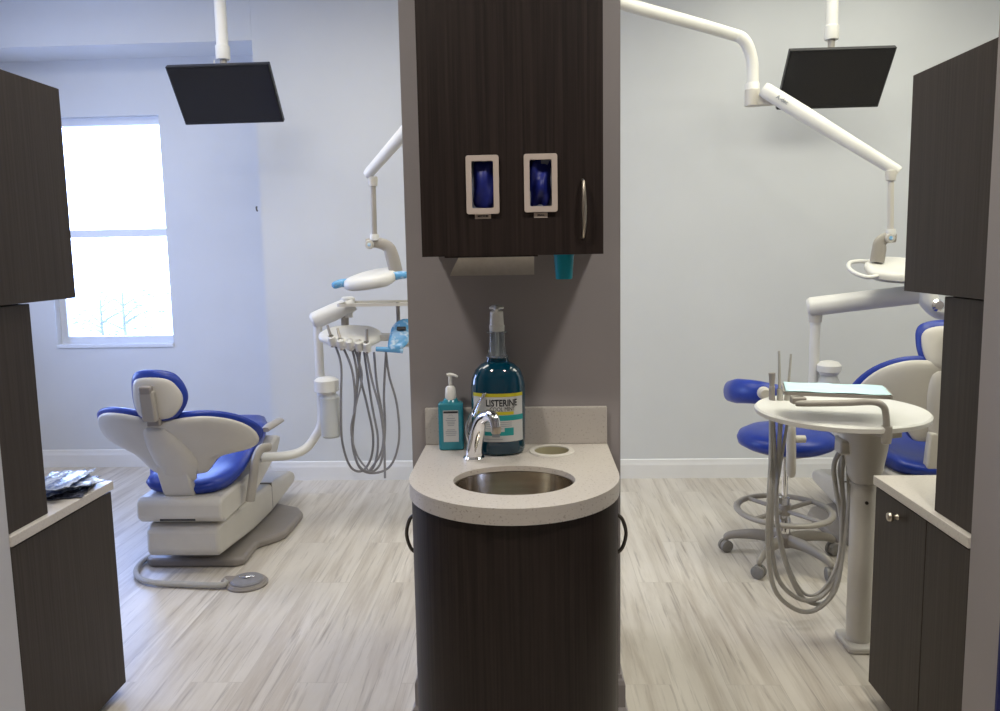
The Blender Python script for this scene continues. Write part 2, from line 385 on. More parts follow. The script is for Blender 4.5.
p = at(122, 285, 10.5); tree((p.x, p.y, -.5), p.z+.5+.15, .5, 170, 'sparse leafy sapling outside the window, hazy against bright sky')
p = at(100, 295, 11.5); tree((p.x, p.y, -.5), p.z+.5+.1, .45, 120, 'lower sparse bush left of the sapling outside the window')

# central pillar
PX0, PX1, PY0, PY1 = -.365, .266, 2.22, 2.75
struct('wall_center', b2(BM(), (PX0, PY0, 0), (PX1, PY1, ZC)), 'taupe')
bm = BM(); prof = [(0, 0), (.022, 0), (.022, .006), (.014, .016), (.014, .088), (.010, .10), (.006, .106), (.003, .118), (0, .118)]
loop = [(PX0, PY0), (PX1, PY0), (PX1, PY1), (PX0, PY1)]; dirs = [(-1, -1), (1, -1), (1, 1), (-1, 1)]
rows = [[bm.verts.new((x+dx*a, y+dy*a, b)) for a, b in prof] for (x, y), (dx, dy) in zip(loop, dirs)]
for i in range(4):
    for k in range(len(prof)-1): bm.faces.new((rows[i][k], rows[i][k+1], rows[(i+1) % 4][k+1], rows[(i+1) % 4][k]))
struct('baseboard_center', bm, 'taupe')

# side walls that close the opening
LX, RX = -1.365, 1.055
struct('wall_opening_left', b2(BM(), (X0, 1.67, 0), (LX, 1.83, ZC)), 'stub')
struct('wall_opening_right', b2(BM(), (RX, 1.66, 0), (X1, 1.785, ZC)), 'taupe')
struct('trim_2', b2(BM(), (RX, 1.652, 0), (X1, 1.66, ZC)), 'navy')

# ================================================================ SIDE CABINETS
def hface(bm, x0, x1, y0, y1, z0, z1): return b2(bm, (x0, y0, z0), (x1, y1, z1))
def side_station(sx, FX, y0, zc, ybase, ytow, yup, zu0, zu1, toe, D, words):
    """sx=-1 left, +1 right; FX face plane x"""
    def bb(a, b, y_0, y_1, z0, z1):   # a,b = distances behind the face plane
        xs = sorted((FX+sx*a, FX+sx*b)); return b2(BM(), (xs[0], y_0, z0), (xs[1], y_1, z1))
    t = thing('base_cabinet', words['base'], 'cabinet', (FX+sx*D/2, (y0+ybase)/2, 0))
    obj('body', bb(.02, D, y0, ybase-.002, toe, zc-.031), 'woodlit', t, True, smooth=False)
    obj('toe_kick', bb(.055, D, y0, ybase-.05, 0, toe), 'wood', t, True, smooth=False)
    if words['doors']:
        ys = [y0, y0+.0, 1.955, ybase]
        for a, b in ((y0+.002, 1.984), (1.987, ybase)):
            d = obj('door', bb(0, .019, a, b, toe, zc-.034), 'woodlit', t, True, bevel=.0012, smooth=False)
        kp = atx(890, 517, FX-.022)
        mk = T(FX, kp.y, kp.z) @ Matrix.Rotation(-PI/2, 4, 'Y')
        obj('knob', lathe(BM(), [(.004, 0), (.009, .001), (.006, .006), (.006, .012), (.012, .018), (.014, .023), (.012, .028), (.006, .031)], 20, mk), 'nickel', d, True)
    else:
        obj('side_panel', bb(0, .019, y0+.002, ybase, toe, zc-.034), 'woodlit', t, True, bevel=.0012, smooth=False)
    ct = obj('countertop', bb(-.006, D, y0, ybase+.008, zc-.028, zc), 'quartz2', None, bevel=.002, smooth=False); tag(ct, words['top'], 'countertop')
    tw = thing('tower_cabinet', words['tower'], 'cabinet', (FX+sx*D/2, (y0+ytow)/2, zc))
    obj('body', bb(.03, D, y0, ytow-.002, zc+.0005, zu0-.004), 'woodlit', tw, True, smooth=False)
    obj('side_panel', bb(.012, .03, y0, ytow, zc+.0005, zu0-.004), 'woodlit', tw, True, bevel=.001, smooth=False)
    up = thing('upper_cabinet', words['upper'], 'cabinet', (FX+sx*D/2, (y0+yup)/2, zu0))
    obj('body', bb(.02, D, y0, yup-.002, zu0, zu1-.002), 'woodlit', up, True, smooth=False)
    obj('side_panel', bb(0, .019, y0, yup, zu0, zu1), 'woodlit', up, True, bevel=.001, smooth=False)
side_station(-1, LX, 1.83, .72, (atx(109, 480, LX).y+atx(127, 681, LX).y)/2, (atx(35, 303, LX).y+atx(50, 505, LX).y)/2, (atx(73, 298, LX).y+atx(62, 90, LX).y)/2, atx(73, 298, LX).z, atx(62, 90, LX).z, atx(127, 681, LX).z, .55,
    dict(base='dark wood base cabinet at the left edge, below the counter with plastic pouches', top='pale quartz countertop at the left edge under the plastic pouches',
         tower='dark wood tower cabinet standing on the left countertop, left of the window', upper='dark wood upper cabinet at top left, beside the window', doors=False))
side_station(1, RX, 1.785, .73, (atx(878, 480, RX).y+atx(867, 675, RX).y)/2, (atx(929, 511, RX).y+atx(941, 293, RX).y)/2, (atx(905, 291, RX).y+atx(912, 76, RX).y)/2, atx(905, 291, RX).z, atx(912, 76, RX).z, .06, .55,
    dict(base='dark wood base cabinet with round knob at the right edge beside the pedestal table', top='pale quartz countertop at the right edge behind the pedestal table',
         tower='dark wood tower cabinet standing on the right countertop, in front of the dental chair', upper='dark wood upper cabinet at top right, beside the arm of the ceiling light', doors=True))

# pouches on left counter
for i, (px, py, ang, z, w_, m, s) in enumerate([(66, 489, .3, .001, .15, 'pouchdark', 'dark plastic pouch at the bottom of the heap on the left counter'),
        (72, 486, -.5, .014, .12, 'pouch', 'shiny clear pouch in the middle of the heap on the left counter'), (84, 481, .7, .026, .12, 'pouch', 'shiny clear pouch on top of the heap, nearest the counter corner'),
        (60, 481, .1, .036, .13, 'pouch', 'shiny clear pouch on top of the heap, nearest the tower cabinet')]):
    q = atz(px, py, .72+z); bm = BM(); N = 9
    def hh(u, v): return .004*math.sin(9*u+i*2)+.004*math.sin(13*v+u*5+i)+.007*max(0, abs(u)-.6)
    for lv in (0, 1):
        g = [[bm.verts.new(((a/N-.5)*w_, (b/N-.5)*w_*1.5, max(0, hh(a/N*2-1, b/N*2-1))+lv*.006*math.sin(PI*a/N)*math.sin(PI*b/N)+lv*.0012)) for b in range(N+1)] for a in range(N+1)]
        for a in range(N):
            for b in range(N): bm.faces.new((g[a][b], g[a+1][b], g[a+1][b+1], g[a][b+1]))
        if lv == 0: g0 = g
    for a in range(N):
        for (A, B) in (((a, 0), (a+1, 0)), ((a, N), (a+1, N)), ((0, a), (0, a+1)), ((N, a), (N, a+1))):
            bm.faces.new((g0[A[0]][A[1]], g0[B[0]][B[1]], g[B[0]][B[1]], g[A[0]][A[1]]))
    X = min(max(q.x, LX-.20), LX-.085); Yq = min(q.y, 2.24)
    bmesh.ops.transform(bm, matrix=T(X, Yq, .7205+z) @ Matrix.Rotation(ang, 4, 'Z'), verts=bm.verts)
    tag(obj('plastic_pouch', bm, m, None, auto=25), s, 'pouch', 'plastic pouches on the left counter')

# ================================================================ SINK VANITY
VC, VW, CZ = -.048, .272, .86
def ushape(hw, yback, ystr, yfront, n=28):
    out = [(VC-hw, yback), (VC-hw, ystr)]
    for k in range(1, n):
        a = PI+PI*k/n; out.append((VC+hw*math.cos(a), ystr+(ystr-yfront)*math.sin(a)))
    return out+[(VC+hw, ystr), (VC+hw, yback)]
SC = (-.047, 1.852)
van = thing('sink_vanity', 'dark wood sink vanity with rounded front standing against the pillar', 'vanity', (VC, 2.0, 0))
obj('body', prism(BM(), ushape(VW-.005, 2.205, 1.90, 1.652), .0, CZ-.041, None, [ell(.17, .14, 40, SC[0], SC[1])] ), 'wood', van, True, auto=30)
for s, px in ((-1, 404), (1, 626)):
    x = VC+s*(VW-.005); Y = 1.97
    za, zb = at(px, 515, Y).z, at(px, 552, Y).z
    d = obj('door', b2(BM(), (min(x, x+s*.006), 1.93, .12), (max(x, x+s*.006), 2.18, .80)), 'wood', van, True, bevel=.001, smooth=False)
    obj('handle', tube(BM(), [(x+s*.004, Y, za+.004), (x+s*.022, Y, za-.012), (x+s*.032, Y, (za+zb)/2), (x+s*.022, Y, zb+.012), (x+s*.004, Y, zb-.004)], .005, 10, 6), 'bronze', d, True)
top = thing('vanity_countertop', 'speckled quartz countertop with rounded front on the sink vanity', 'countertop', (VC, 2.0, CZ-.04))
WC = (.056, 2.118)
slab = prism(BM(), ushape(VW, 2.2195, 1.90, 1.635), CZ-.014, CZ, None, [ell(.155, .122, 48, *SC), ell(.052, .052, 36, *WC)])
obj('slab', slab, 'quartz', top, True, auto=30)
ins = [(VC+(x-VC)*.93, 2.19-(2.19-y)*.965) for x, y in ushape(VW, 2.19, 1.90, 1.635)]
obj('built_up_edge', prism(BM(), ushape(VW, 2.2195, 1.90, 1.635), CZ-.04, CZ-.0142, None, [ins]), 'quartz', top, True, auto=30)
obj('backsplash', b2(BM(), (VC-VW, 2.20, CZ), (VC+VW, 2.2195, at(600, 407, 2.2).z)), 'quartz', top, True, bevel=.002, smooth=False)
bas = thing('sink_basin', 'oval stainless steel basin set into the vanity countertop', 'sink', (SC[0], SC[1], CZ-.15))
bm = BM(); pr = [(.166, -.0005), (.152, -.0005), (.150, -.02), (.142, -.06), (.125, -.095), (.09, -.118), (.045, -.126), (.022, -.128)]
k_ = .122/.155
lathe(bm, [(r, z) for r, z in pr]+[(r+.002, z-.003) for r, z in pr[::-1]], 56, T(SC[0], SC[1], CZ-.0148), 1, 1, cap=False)
for v in bm.verts: v.co.y = SC[1]+(v.co.y-SC[1])*(k_+.02)
obj('bowl', bm, 'steel', bas, True, auto=50)
obj('drain', lathe(BM(), [(.0, 0), (.012, .001), (.022, .003), (.024, 0), (.024, -.02), (.0, -.02)], 24, T(SC[0], SC[1], CZ-.144), cap=False), 'chrome', bas, True)
wr = thing('waste_chute', 'round waste hole ring set in the countertop beside the mouthwash jug', 'waste chute', (*WC, CZ))
obj('rim', lathe(BM(), [(.050, .0), (.050, .004), (.054, .0055), (.064, .004), (.066, .0005), (.05, .0002)], 40, T(*WC, CZ), cap=False), 'ring', wr, True)
obj('liner', lathe(BM(), [(.0503, .003), (.048, -.03), (.044, -.10), (.0, -.10), (.0, -.103), (.047, -.103), (.0506, -.03)], 36, T(*WC, CZ), cap=False), 'ringin', wr, True)

# faucet
fb = atz(474, 459, CZ); fa = thing('sink_faucet', 'chrome single-lever faucet behind the oval basin', 'faucet', (fb.x, fb.y, CZ))
obj('base_plate', lathe(BM(), [(0, 0), (.030, 0), (.030, .006), (.026, .010), (.0, .010)], 32, cap=False), 'chrome', fa)
def fl(px, py, dy): return at(px, py, fb.y+dy)-Vector((fb.x, fb.y, CZ))
P = [fl(474, 458, 0), fl(475, 445, -.002), fl(478, 430, -.01), fl(482, 419, -.03), fl(489, 415.5, -.058), fl(494, 419, -.078), fl(496, 428, -.085)]
P[0].z = .008
obj('spout', tube(BM(), P, [.024, .0225, .021, .018, .0165, .015, .0125], 20, 6), 'chrome', fa)
e = P[-1]; obj('aerator', lathe(BM(), [(0, 0), (.0125, 0), (.0135, .004), (.0135, .018), (0, .018)], 20, T(e.x, e.y, e.z-.014), cap=False), 'nickel', fa)
L0, L1, L2 = fl(470, 449, .0), fl(470, 418, .010), fl(486, 393, .022)
lv = BM(); tube(lv, [L0, fl(467, 430, .0), L1, fl(477, 405, .015), L2], [.008, .010, .011, .008, .006], 12, 5, flat=.55, up=(0, 1, 0))
obj('lever', lv, 'chrome', fa)
obj('lever_top', tube(BM(), [fl(474, 417, .004), fl(479, 405, .008), fl(484, 393, .012)], [.009, .007, .005], 12, 4, flat=.6, up=(0, 1, 0)), 'chrome', fa)

# mouthwash jug
jc = Vector((at(499, 440, 2.12).x, 2.118, CZ)); jg = thing('mouthwash_jug', 'large jug of dark teal mouthwash with white pump, behind the faucet', 'bottle', jc)
def jz(py): return at(499, py, 2.12).z-CZ
hw = (at(526, 400, 2.12).x-at(472, 400, 2.12).x)/2
z1, z2, z3, z4 = jz(362), jz(357), jz(333), jz(313)
SYJ = .72
obj('bottle_body', lathe(BM(), [(0, 0), (hw*.80, 0), (hw*.92, .006), (hw*.975, .020), (hw*.98, z1*.2), (hw, z1*.5), (hw, z1*.74), (hw*.95, z1*.83), (hw*.83, z1*.92), (hw*.60, z1*.985), (hw*.42, z1*1.01), (.028, z2+.001), (0, z2+.001)], 48, None, 1, SYJ, cap=False), 'mouthwash', jg)
obj('neck', lathe(BM(), [(.033, z2+.001), (.027, z2+.012), (.023, (z2+z3)/2), (.021, z3), (.030, z3+.001), (.030, z3+.005), (.019, z3+.006), (.019, z3-.01), (.018, z2)], 32, None, cap=False), 'clear', jg)
pm = obj('pump_collar', lathe(BM(), [(0, z3+.006), (.021, z3+.006), (.022, z3+.022), (.020, z3+.024), (.0185, z4+.004), (.013, z4+.008), (0, z4+.008)], 28, None, cap=False), 'white', jg)
zt = jz(307)
bm = lathe(BM(), [(0, z4), (.008, z4), (.008, zt-.008), (.010, zt-.006), (.020, zt-.005), (.021, zt), (.012, zt+.006), (0, zt+.007)], 24, None, cap=False); tube(bm, [(0, 0, zt-.001), (0, -.02, zt), (.002, -.042, zt-.007)], [.008, .007, .005], 10, 3)
obj('pump_head', bm, 'white', pm)
obj('dip_tube', tube(BM(), [(0, 0, z2-.02), (0, 0, z3+.01)], .006, 10), 'white', jg)
def jbend(rad_off):
    R = hw+rad_off
    def f(c):
        a = c.x/R; return Vector((R*math.sin(a), -R*SYJ*math.cos(a)-c.z, c.y))
    return f
def band(z0, z1_, a0, a1, off, m, nm='label_band', par=None):
    bm = BM(); n = 26; R = hw+off; r2 = hw-.003; g = []
    for k in range(n+1):
        a = math.radians(a0+(a1-a0)*k/n)
        g.append([bm.verts.new((q*math.sin(a), -q*SYJ*math.cos(a), z)) for q, z in ((R, z0), (R, z1_), (r2, z1_), (r2, z0))])
    for k in range(n):
        for j in range(4): bm.faces.new((g[k][j], g[k][(j+1) % 4], g[k+1][(j+1) % 4], g[k+1][j]))
    bm.faces.new(g[0]); bm.faces.new(g[-1][::-1])
    return obj(nm, bm, m, par or jg, auto=50)
zl0, zl1 = jz(437), jz(390)
lb = band(zl0, zl1, -62, 62, .0006, 'label', 'label')
zz = lambda f: zl0+(zl1-zl0)*f
band(zz(.93), zz(1.0), -62, 62, .0012, 'labelyellow', 'yellow_stripe', lb)
band(zz(.56), zz(.625), -62, 35, .0012, 'labelyellow', 'yellow_stripe', lb)
band(zz(.44), zz(.55), -62, 62, .0012, 'labelteal', 'teal_stripe', lb)
band(zz(.13), zz(.21), -40, 34, .0012, 'labelteal', 'teal_stripe', lb)
band(zz(.13), zz(.29), 14, 34, .0014, 'labelteal', 'teal_block', lb)
band(zz(.10), zz(.20), -12, 4, .0018, 'labelgrey', 'grey_block', lb)
for q in (.40, .36, .32, .27, .05): band(zz(q), zz(q+.012), -30, 10 if q < .3 else 30, .0012, 'labelgrey', 'print_line', lb)
obj('lettering', text_bm('LISTERINE', .0265, T(0, 0, zz(.80)), bend=jbend(.0014), bold=.00055, width=.093, dx=.0135), 'labeldark', lb, smooth=False)
obj('lettering', text_bm('COOL MINT', .0165, T(0, 0, zz(.675)), bend=jbend(.0014), bold=0, width=.074, dx=.015), 'labeldark', lb, smooth=False)

# sanitizer
dc = atz(453, 446, CZ); dc = Vector((dc.x, 2.155, CZ)); sa = thing('soap_dispenser', 'small aqua pump bottle standing left of the mouthwash jug', 'bottle', dc, .05)
def dz(py): return at(453, py, 2.155).z-CZ
dw = at(466, 420, 2.155).x-at(441, 420, 2.155).x
bm = BM(); prism(bm, rrect(dw, .042, .010), 0.0, dz(402)); 
obj('bottle_body', bm, 'tealliquid', sa, bevel=.005, segs=3)
sh = BM()
obj('shoulder', lathe(BM(), [(0, dz(402)-.001), (.026, dz(402)-.001), (.018, dz(398)), (.014, dz(397)), (0, dz(397))], 24, None, 1, .75, cap=False), 'tealliquid', sa)
pc = obj('pump_collar', lathe(BM(), [(0, dz(399)), (.0155, dz(399)), (.0165, dz(396)), (.0145, dz(388)), (.010, dz(386)), (0, dz(386))], 24, None, cap=False), 'white', sa)
bm = lathe(BM(), [(0, dz(387)), (.005, dz(387)), (.006, dz(376)), (0, dz(376))], 16, None, cap=False); tube(bm, [(-.010, 0, dz(375)), (0, 0, dz(374.5)), (.012, -.004, dz(375)), (.022, -.008, dz(376.5))], [.005, .0055, .0045, .0035], 10, 3)
obj('pump_head', bm, 'white', pc)
b0 = dz(440); b1 = dz(409)
lb2 = obj('label', b2(BM(), (-.022, -.0222, b0), (.022, -.0208, b1)), 'label', sa, smooth=False)
bm = BM(); b2(bm, (-.021, -.0227, b1-.008), (.021, -.022, b1-.002)); obj('dark_stripe', bm, 'labeldark', lb2, smooth=False)
bm = BM()
for q, w_ in ((.022, .012), (.028, .015), (.033, .011), (.038, .011), (.043, .009), (.056, .012), (.061, .016), (.066, .016), (.072, .014)):
    if b1-q-.002 > b0+.003: b2(bm, (-w_, -.0227, b1-q-.002), (w_, -.022, b1-q))
tube(bm, [(-.006, -.0224, b1-.017), (-.004, -.0224, b1-.013), (.004, -.0224, b1-.013), (.006, -.0224, b1-.017)], .0006, 5)
obj('print_lines', bm, 'labelgrey', lb2, smooth=False)

# ================================================================ WALL CABINET over the sink
CX0, CX1 = at(420.5, 200, 1.9).x, at(603.3, 200, 1.9).x; CZ0, CZ1 = at(510, 255.5, 1.9).z, 2.55
uc = thing('wall_cabinet', 'dark wood wall cabinet hung on the pillar above the sink, with glove slots', 'cabinet', ((CX0+CX1)/2, 2.05, CZ0))
bm = BM(); th = .018
b2(bm, (CX0+.001, 1.921, CZ0+.001), (CX0+th, 2.2195, CZ1)); b2(bm, (CX1-th, 1.921, CZ0+.001), (CX1-.001, 2.2195, CZ1)); b2(bm, (CX0+th, 1.921, CZ0+.001), (CX1-th, 2.2195, CZ0+th)); b2(bm, (CX0+th, 1.921, CZ1-th), (CX1-th, 2.2195, CZ1)); b2(bm, (CX0+th, 2.205, CZ0+th), (CX1-th, 2.2195, CZ1-th))
obj('body', bm, 'wood', uc, True, smooth=False)
slots = []
for (a, b, c, d) in ((466, 499, 155, 214), (524, 557.5, 153.5, 212)):
    p0, p1 = at(a, (c+d)/2, 1.89), at(b, (c+d)/2, 1.89); zt_, zb_ = at((a+b)/2, c, 1.89).z, at((a+b)/2, d, 1.89).z
    slots.append(((p0.x+p1.x)/2, (zt_+zb_)/2, p1.x-p0.x, zt_-zb_))
m4 = T(0, 1.918, 0) @ Matrix.Rotation(PI/2, 4, 'X')
hs = [[(cx-w_*.36, cz-h_*.42), (cx+w_*.36, cz-h_*.42), (cx+w_*.36, cz+h_*.42), (cx-w_*.36, cz+h_*.42)] for cx, cz, w_, h_ in slots]
door = obj('door', prism(BM(), [(CX0, CZ0), (CX1, CZ0), (CX1, CZ1), (CX0, CZ1)], 0, .018, m4, hs), 'wood', uc, True, smooth=False)
for i, (cx, cz, w_, h_) in enumerate(slots):
    obj('glove_slot_frame', prism(BM(), rrect(w_, h_, .006, 4, cx, cz), 0.0003, .010, T(0, 1.90, 0) @ Matrix.Rotation(PI/2, 4, 'X'), [rrect(w_*.66, h_*.80, .004, 4, cx, cz)]), 'putty', door, True, bevel=.0015, auto=30)
    lx0, lx1, ly = ((475, 491, 216.5), (534, 547.5, 215.3))[i]
    a, b = at(lx0, ly, 1.9), at(lx1, ly, 1.9)
    s_ = obj('size_sticker', b2(BM(), (a.x, 1.8992, a.z-.0062), (b.x, 1.9, a.z+.0062)), 'putty', door, True, smooth=False)
    m_t = T((a.x+b.x)/2, 1.899, a.z) @ Matrix.Rotation(PI/2, 4, 'X')
    obj('lettering', text_bm(('MEDIUM', 'SMALL')[i], .0072, m_t, .0003, sx=1.0 if i == 0 else .9, bold=.0002), 'labeldark', s_, True, smooth=False)
hx = at(584, 208, 1.88); za, zb = at(584, 179, 1.88).z, at(584, 238, 1.88).z
obj('handle', tube(BM(), [(hx.x-.002, 1.899, za), (hx.x-.001, 1.885, za-.006), (hx.x, 1.876, za-.03), (hx.x, 1.872, (za+zb)/2), (hx.x, 1.876, zb+.03), (hx.x-.001, 1.885, zb+.006), (hx.x-.002, 1.899, zb)], [.0032, .0036, .0048, .0058, .0048, .0036, .0032], 10, 5), 'nickel', door, True)
# glove boxes inside
for i, (cx, cz, w_, h_) in enumerate(slots):
    g = thing('glove_box', ('box of blue gloves showing through the left slot of the wall cabinet', 'box of crumpled blue gloves showing through the right slot of the wall cabinet')[i], 'glove box', (cx, 1.96, cz-h_*.55), 0, 'glove boxes in the wall cabinet')
    hole = rrect(w_*.5, h_*.7, .012, 4, cx+(.004 if i == 0 else 0), cz)
    bm = prism(BM(), [(cx-w_*.5, cz-h_*.55), (cx+w_*.5, cz-h_*.55), (cx+w_*.5, cz+h_*.55), (cx-w_*.5, cz+h_*.55)], 0, .001, T(0, 1.923, 0) @ Matrix.Rotation(PI/2, 4, 'X'), [hole])
    for lo, hi in (((cx-w_*.5, 1.923, cz-h_*.55), (cx-w_*.5+.001, 2.0, cz+h_*.55)), ((cx+w_*.5-.001, 1.923, cz-h_*.55), (cx+w_*.5, 2.0, cz+h_*.55)), ((cx-w_*.5, 1.923, cz-h_*.55), (cx+w_*.5, 2.0, cz-h_*.55+.001)), ((cx-w_*.5, 1.923, cz+h_*.55-.001), (cx+w_*.5, 2.0, cz+h_*.55)), ((cx-w_*.5, 1.999, cz-h_*.55), (cx+w_*.5, 2.0, cz+h_*.55))): b2(bm, lo, hi)
    obj('carton', bm, 'carton', g, True, smooth=False)
    rg = random.Random(i+3); A = [rg.uniform(0, 6) for _ in range(6)]
    def gf(u, v, w2, cx=cx, cz=cz, A=A, i=i):
        k = (.003 if i == 0 else .007); d = k*(math.sin(90*u+40*v+A[0])+.7*math.sin(150*u-70*v+A[1])+.5*math.sin(60*v+A[2]))
        return Vector((cx+u+(.003 if i == 0 else -.001), 1.932-w2-(d if w2 > 0 else 0), cz+v))
    ol = [(-.024, -.062), (-.029, 0), (-.026, .058), (-.005, .066), (.018, .066), (.030, .06), (.034, 0), (.030, -.062)] if i == 0 else [(-.022, -.066), (-.034, -.01), (-.034, .05), (-.020, .064), (.004, .072), (.028, .062), (.032, 0), (.014, -.066)]
    obj('gloves', pad(BM(), ol, gf, .022, 9, (0, 0), .01, p=4), 'gloveblue', g, True, auto=0)

# towels and cups below the cabinet
td = thing('paper_towel_dispenser', 'white paper towels hanging from beneath the wall cabinet', 'paper towel dispenser', (at(490, 265, 2.03).x, 2.03, CZ0-.03))
a0, a1 = at(450, 256, 2.0), at(534, 256, 2.0); zb = at(490, 276, 2.0).z
bm = BM(); n = 16
def tow(s, t_):   # s across 0..1, t down 0..1
    x = a0.x+(a1.x-a0.x)*s+.028*(1-t_)**1.3*max(0, 1-s*2); y = 2.0+.012*math.sin(PI*t_)-.03*(t_)*(1-min(1, s*5))
    return Vector((x, 1.985+.010*math.sin(PI*t_*.9)+.004*math.sin(9*s), CZ0+.002-(CZ0-zb)*t_))
g = [[bm.verts.new(tow(k/n, j/6)) for j in range(7)] for k in range(n+1)]
g2 = [[bm.verts.new(tow(k/n, j/6)+Vector((0, .03*(1-j/7), 0))) for j in range(7)] for k in range(n+1)]
for k in range(n):
    for j in range(6): bm.faces.new((g[k][j], g[k+1][j], g[k+1][j+1], g[k][j+1])); bm.faces.new((g2[k][j], g2[k+1][j], g2[k+1][j+1], g2[k][j+1]))
    bm.faces.new((g[k][6], g[k+1][6], g2[k+1][6], g2[k][6])); bm.faces.new((g[k][0], g[k+1][0], g2[k+1][0], g2[k][0]))
for k in (0, n):
    for j in range(6): bm.faces.new((g[k][j], g[k][j+1], g2[k][j+1], g2[k][j]))
obj('paper_towel', bm, 'paper', td, True, auto=60)
obj('mounting_plate', b2(BM(), (a0.x-.01, 1.96, CZ0-.004), (a1.x+.01, 2.1, CZ0+.0005)), 'wood', td, True, smooth=False)
cp = at(564, 268, 2.02); cw = (at(574, 262, 2.02).x-at(554, 262, 2.02).x)/2; zc_ = at(564, 279, 2.02).z
cu = thing('cup_dispenser', 'turquoise cup dispenser beneath the right end of the wall cabinet', 'cup dispenser', (cp.x, 2.02, zc_))
obj('cup', lathe(BM(), [(0, 0), (cw*.80, 0), (cw*.84, .003), (cw, CZ0-zc_-.004), (cw*1.03, CZ0-zc_-.004), (cw*1.03, CZ0-zc_-.001), (0, CZ0-zc_-.001)], 28, None, cap=False), 'tealplastic', cu)

# ================================================================ MONITORS
def monitor(px, pcx, pt0, label, plabel):
    c = Vector(px[:3]); t = thing('ceiling_monitor', label, 'monitor', (c.x, c.y, c.z-.16), 0, 'ceiling mounted monitors')
    mm = Matrix.Translation(c) @ Matrix.Rotation(px[3], 4, 'Z') @ Matrix.Rotation(px[4], 4, 'X') @ Matrix.Rotation(px[5], 4, 'Y')
    bm = BM(); box(bm, (0, .016, 0), (.55, .03, .33)); bmesh.ops.transform(bm, matrix=mm, verts=bm.verts); obj('housing', bm, 'black', t, True, bevel=.004, smooth=False)
    bm = BM(); box(bm, (0, -.0005, .006), (.534, .003, .303)); bmesh.ops.transform(bm, matrix=mm, verts=bm.verts); obj('screen', bm, 'screen', t, True, smooth=False)
    bm = BM(); box(bm, (0, .045, 0), (.12, .03, .12)); bmesh.ops.transform(bm, matrix=mm, verts=bm.verts); obj('mount_bracket', bm, 'beige', t, True, bevel=.003, smooth=False)
    pc = at(pcx, pt0, c.y+.06); q = Vector((pc.x, c.y+.06, 0)); zb = pc.z; zm = (mm @ Vector((0, .05, .0))).z
    obj('pole', tube(BM(), [(q.x, q.y, zb), (q.x, q.y, ZC-.02)], .031, 20), 'white', t, True)
    obj('collar', lathe(BM(), [(0, 0), (.036, 0), (.038, .01), (.038, .07), (.032, .075), (0, .075)], 24, T(q.x, q.y, zb-.02), cap=False), 'white', t, True)
    obj('neck', tube(BM(), [(q.x, q.y, zb+.01), (q.x, q.y, zb-.08), (q.x, q.y+.0, zm)], .018, 14), 'beige', t, True)
    obj('ceiling_plate', lathe(BM(), [(0, 0), (.09, 0), (.09, .02), (0, .02)], 28, T(q.x, q.y, ZC-.02), cap=False), 'white', t, True)
    return t
t = monitor((-1.614, 4.077, 2.289, .001, .645, -.005), 223, 56, 'black monitor hanging from a white ceiling pole near the window', '')
pq = at(214, 60, 4.2); obj('cable_stub', tube(BM(), [pq+Vector((0, 0, -.05)), pq+Vector((0, 0, .0))], .006, 8), 'white', t, True)
monitor((1.644, 4.20, 2.311, .016, .631, -.006), 831.5, 36, 'black monitor hanging from a white ceiling pole behind the jointed light arm', '')

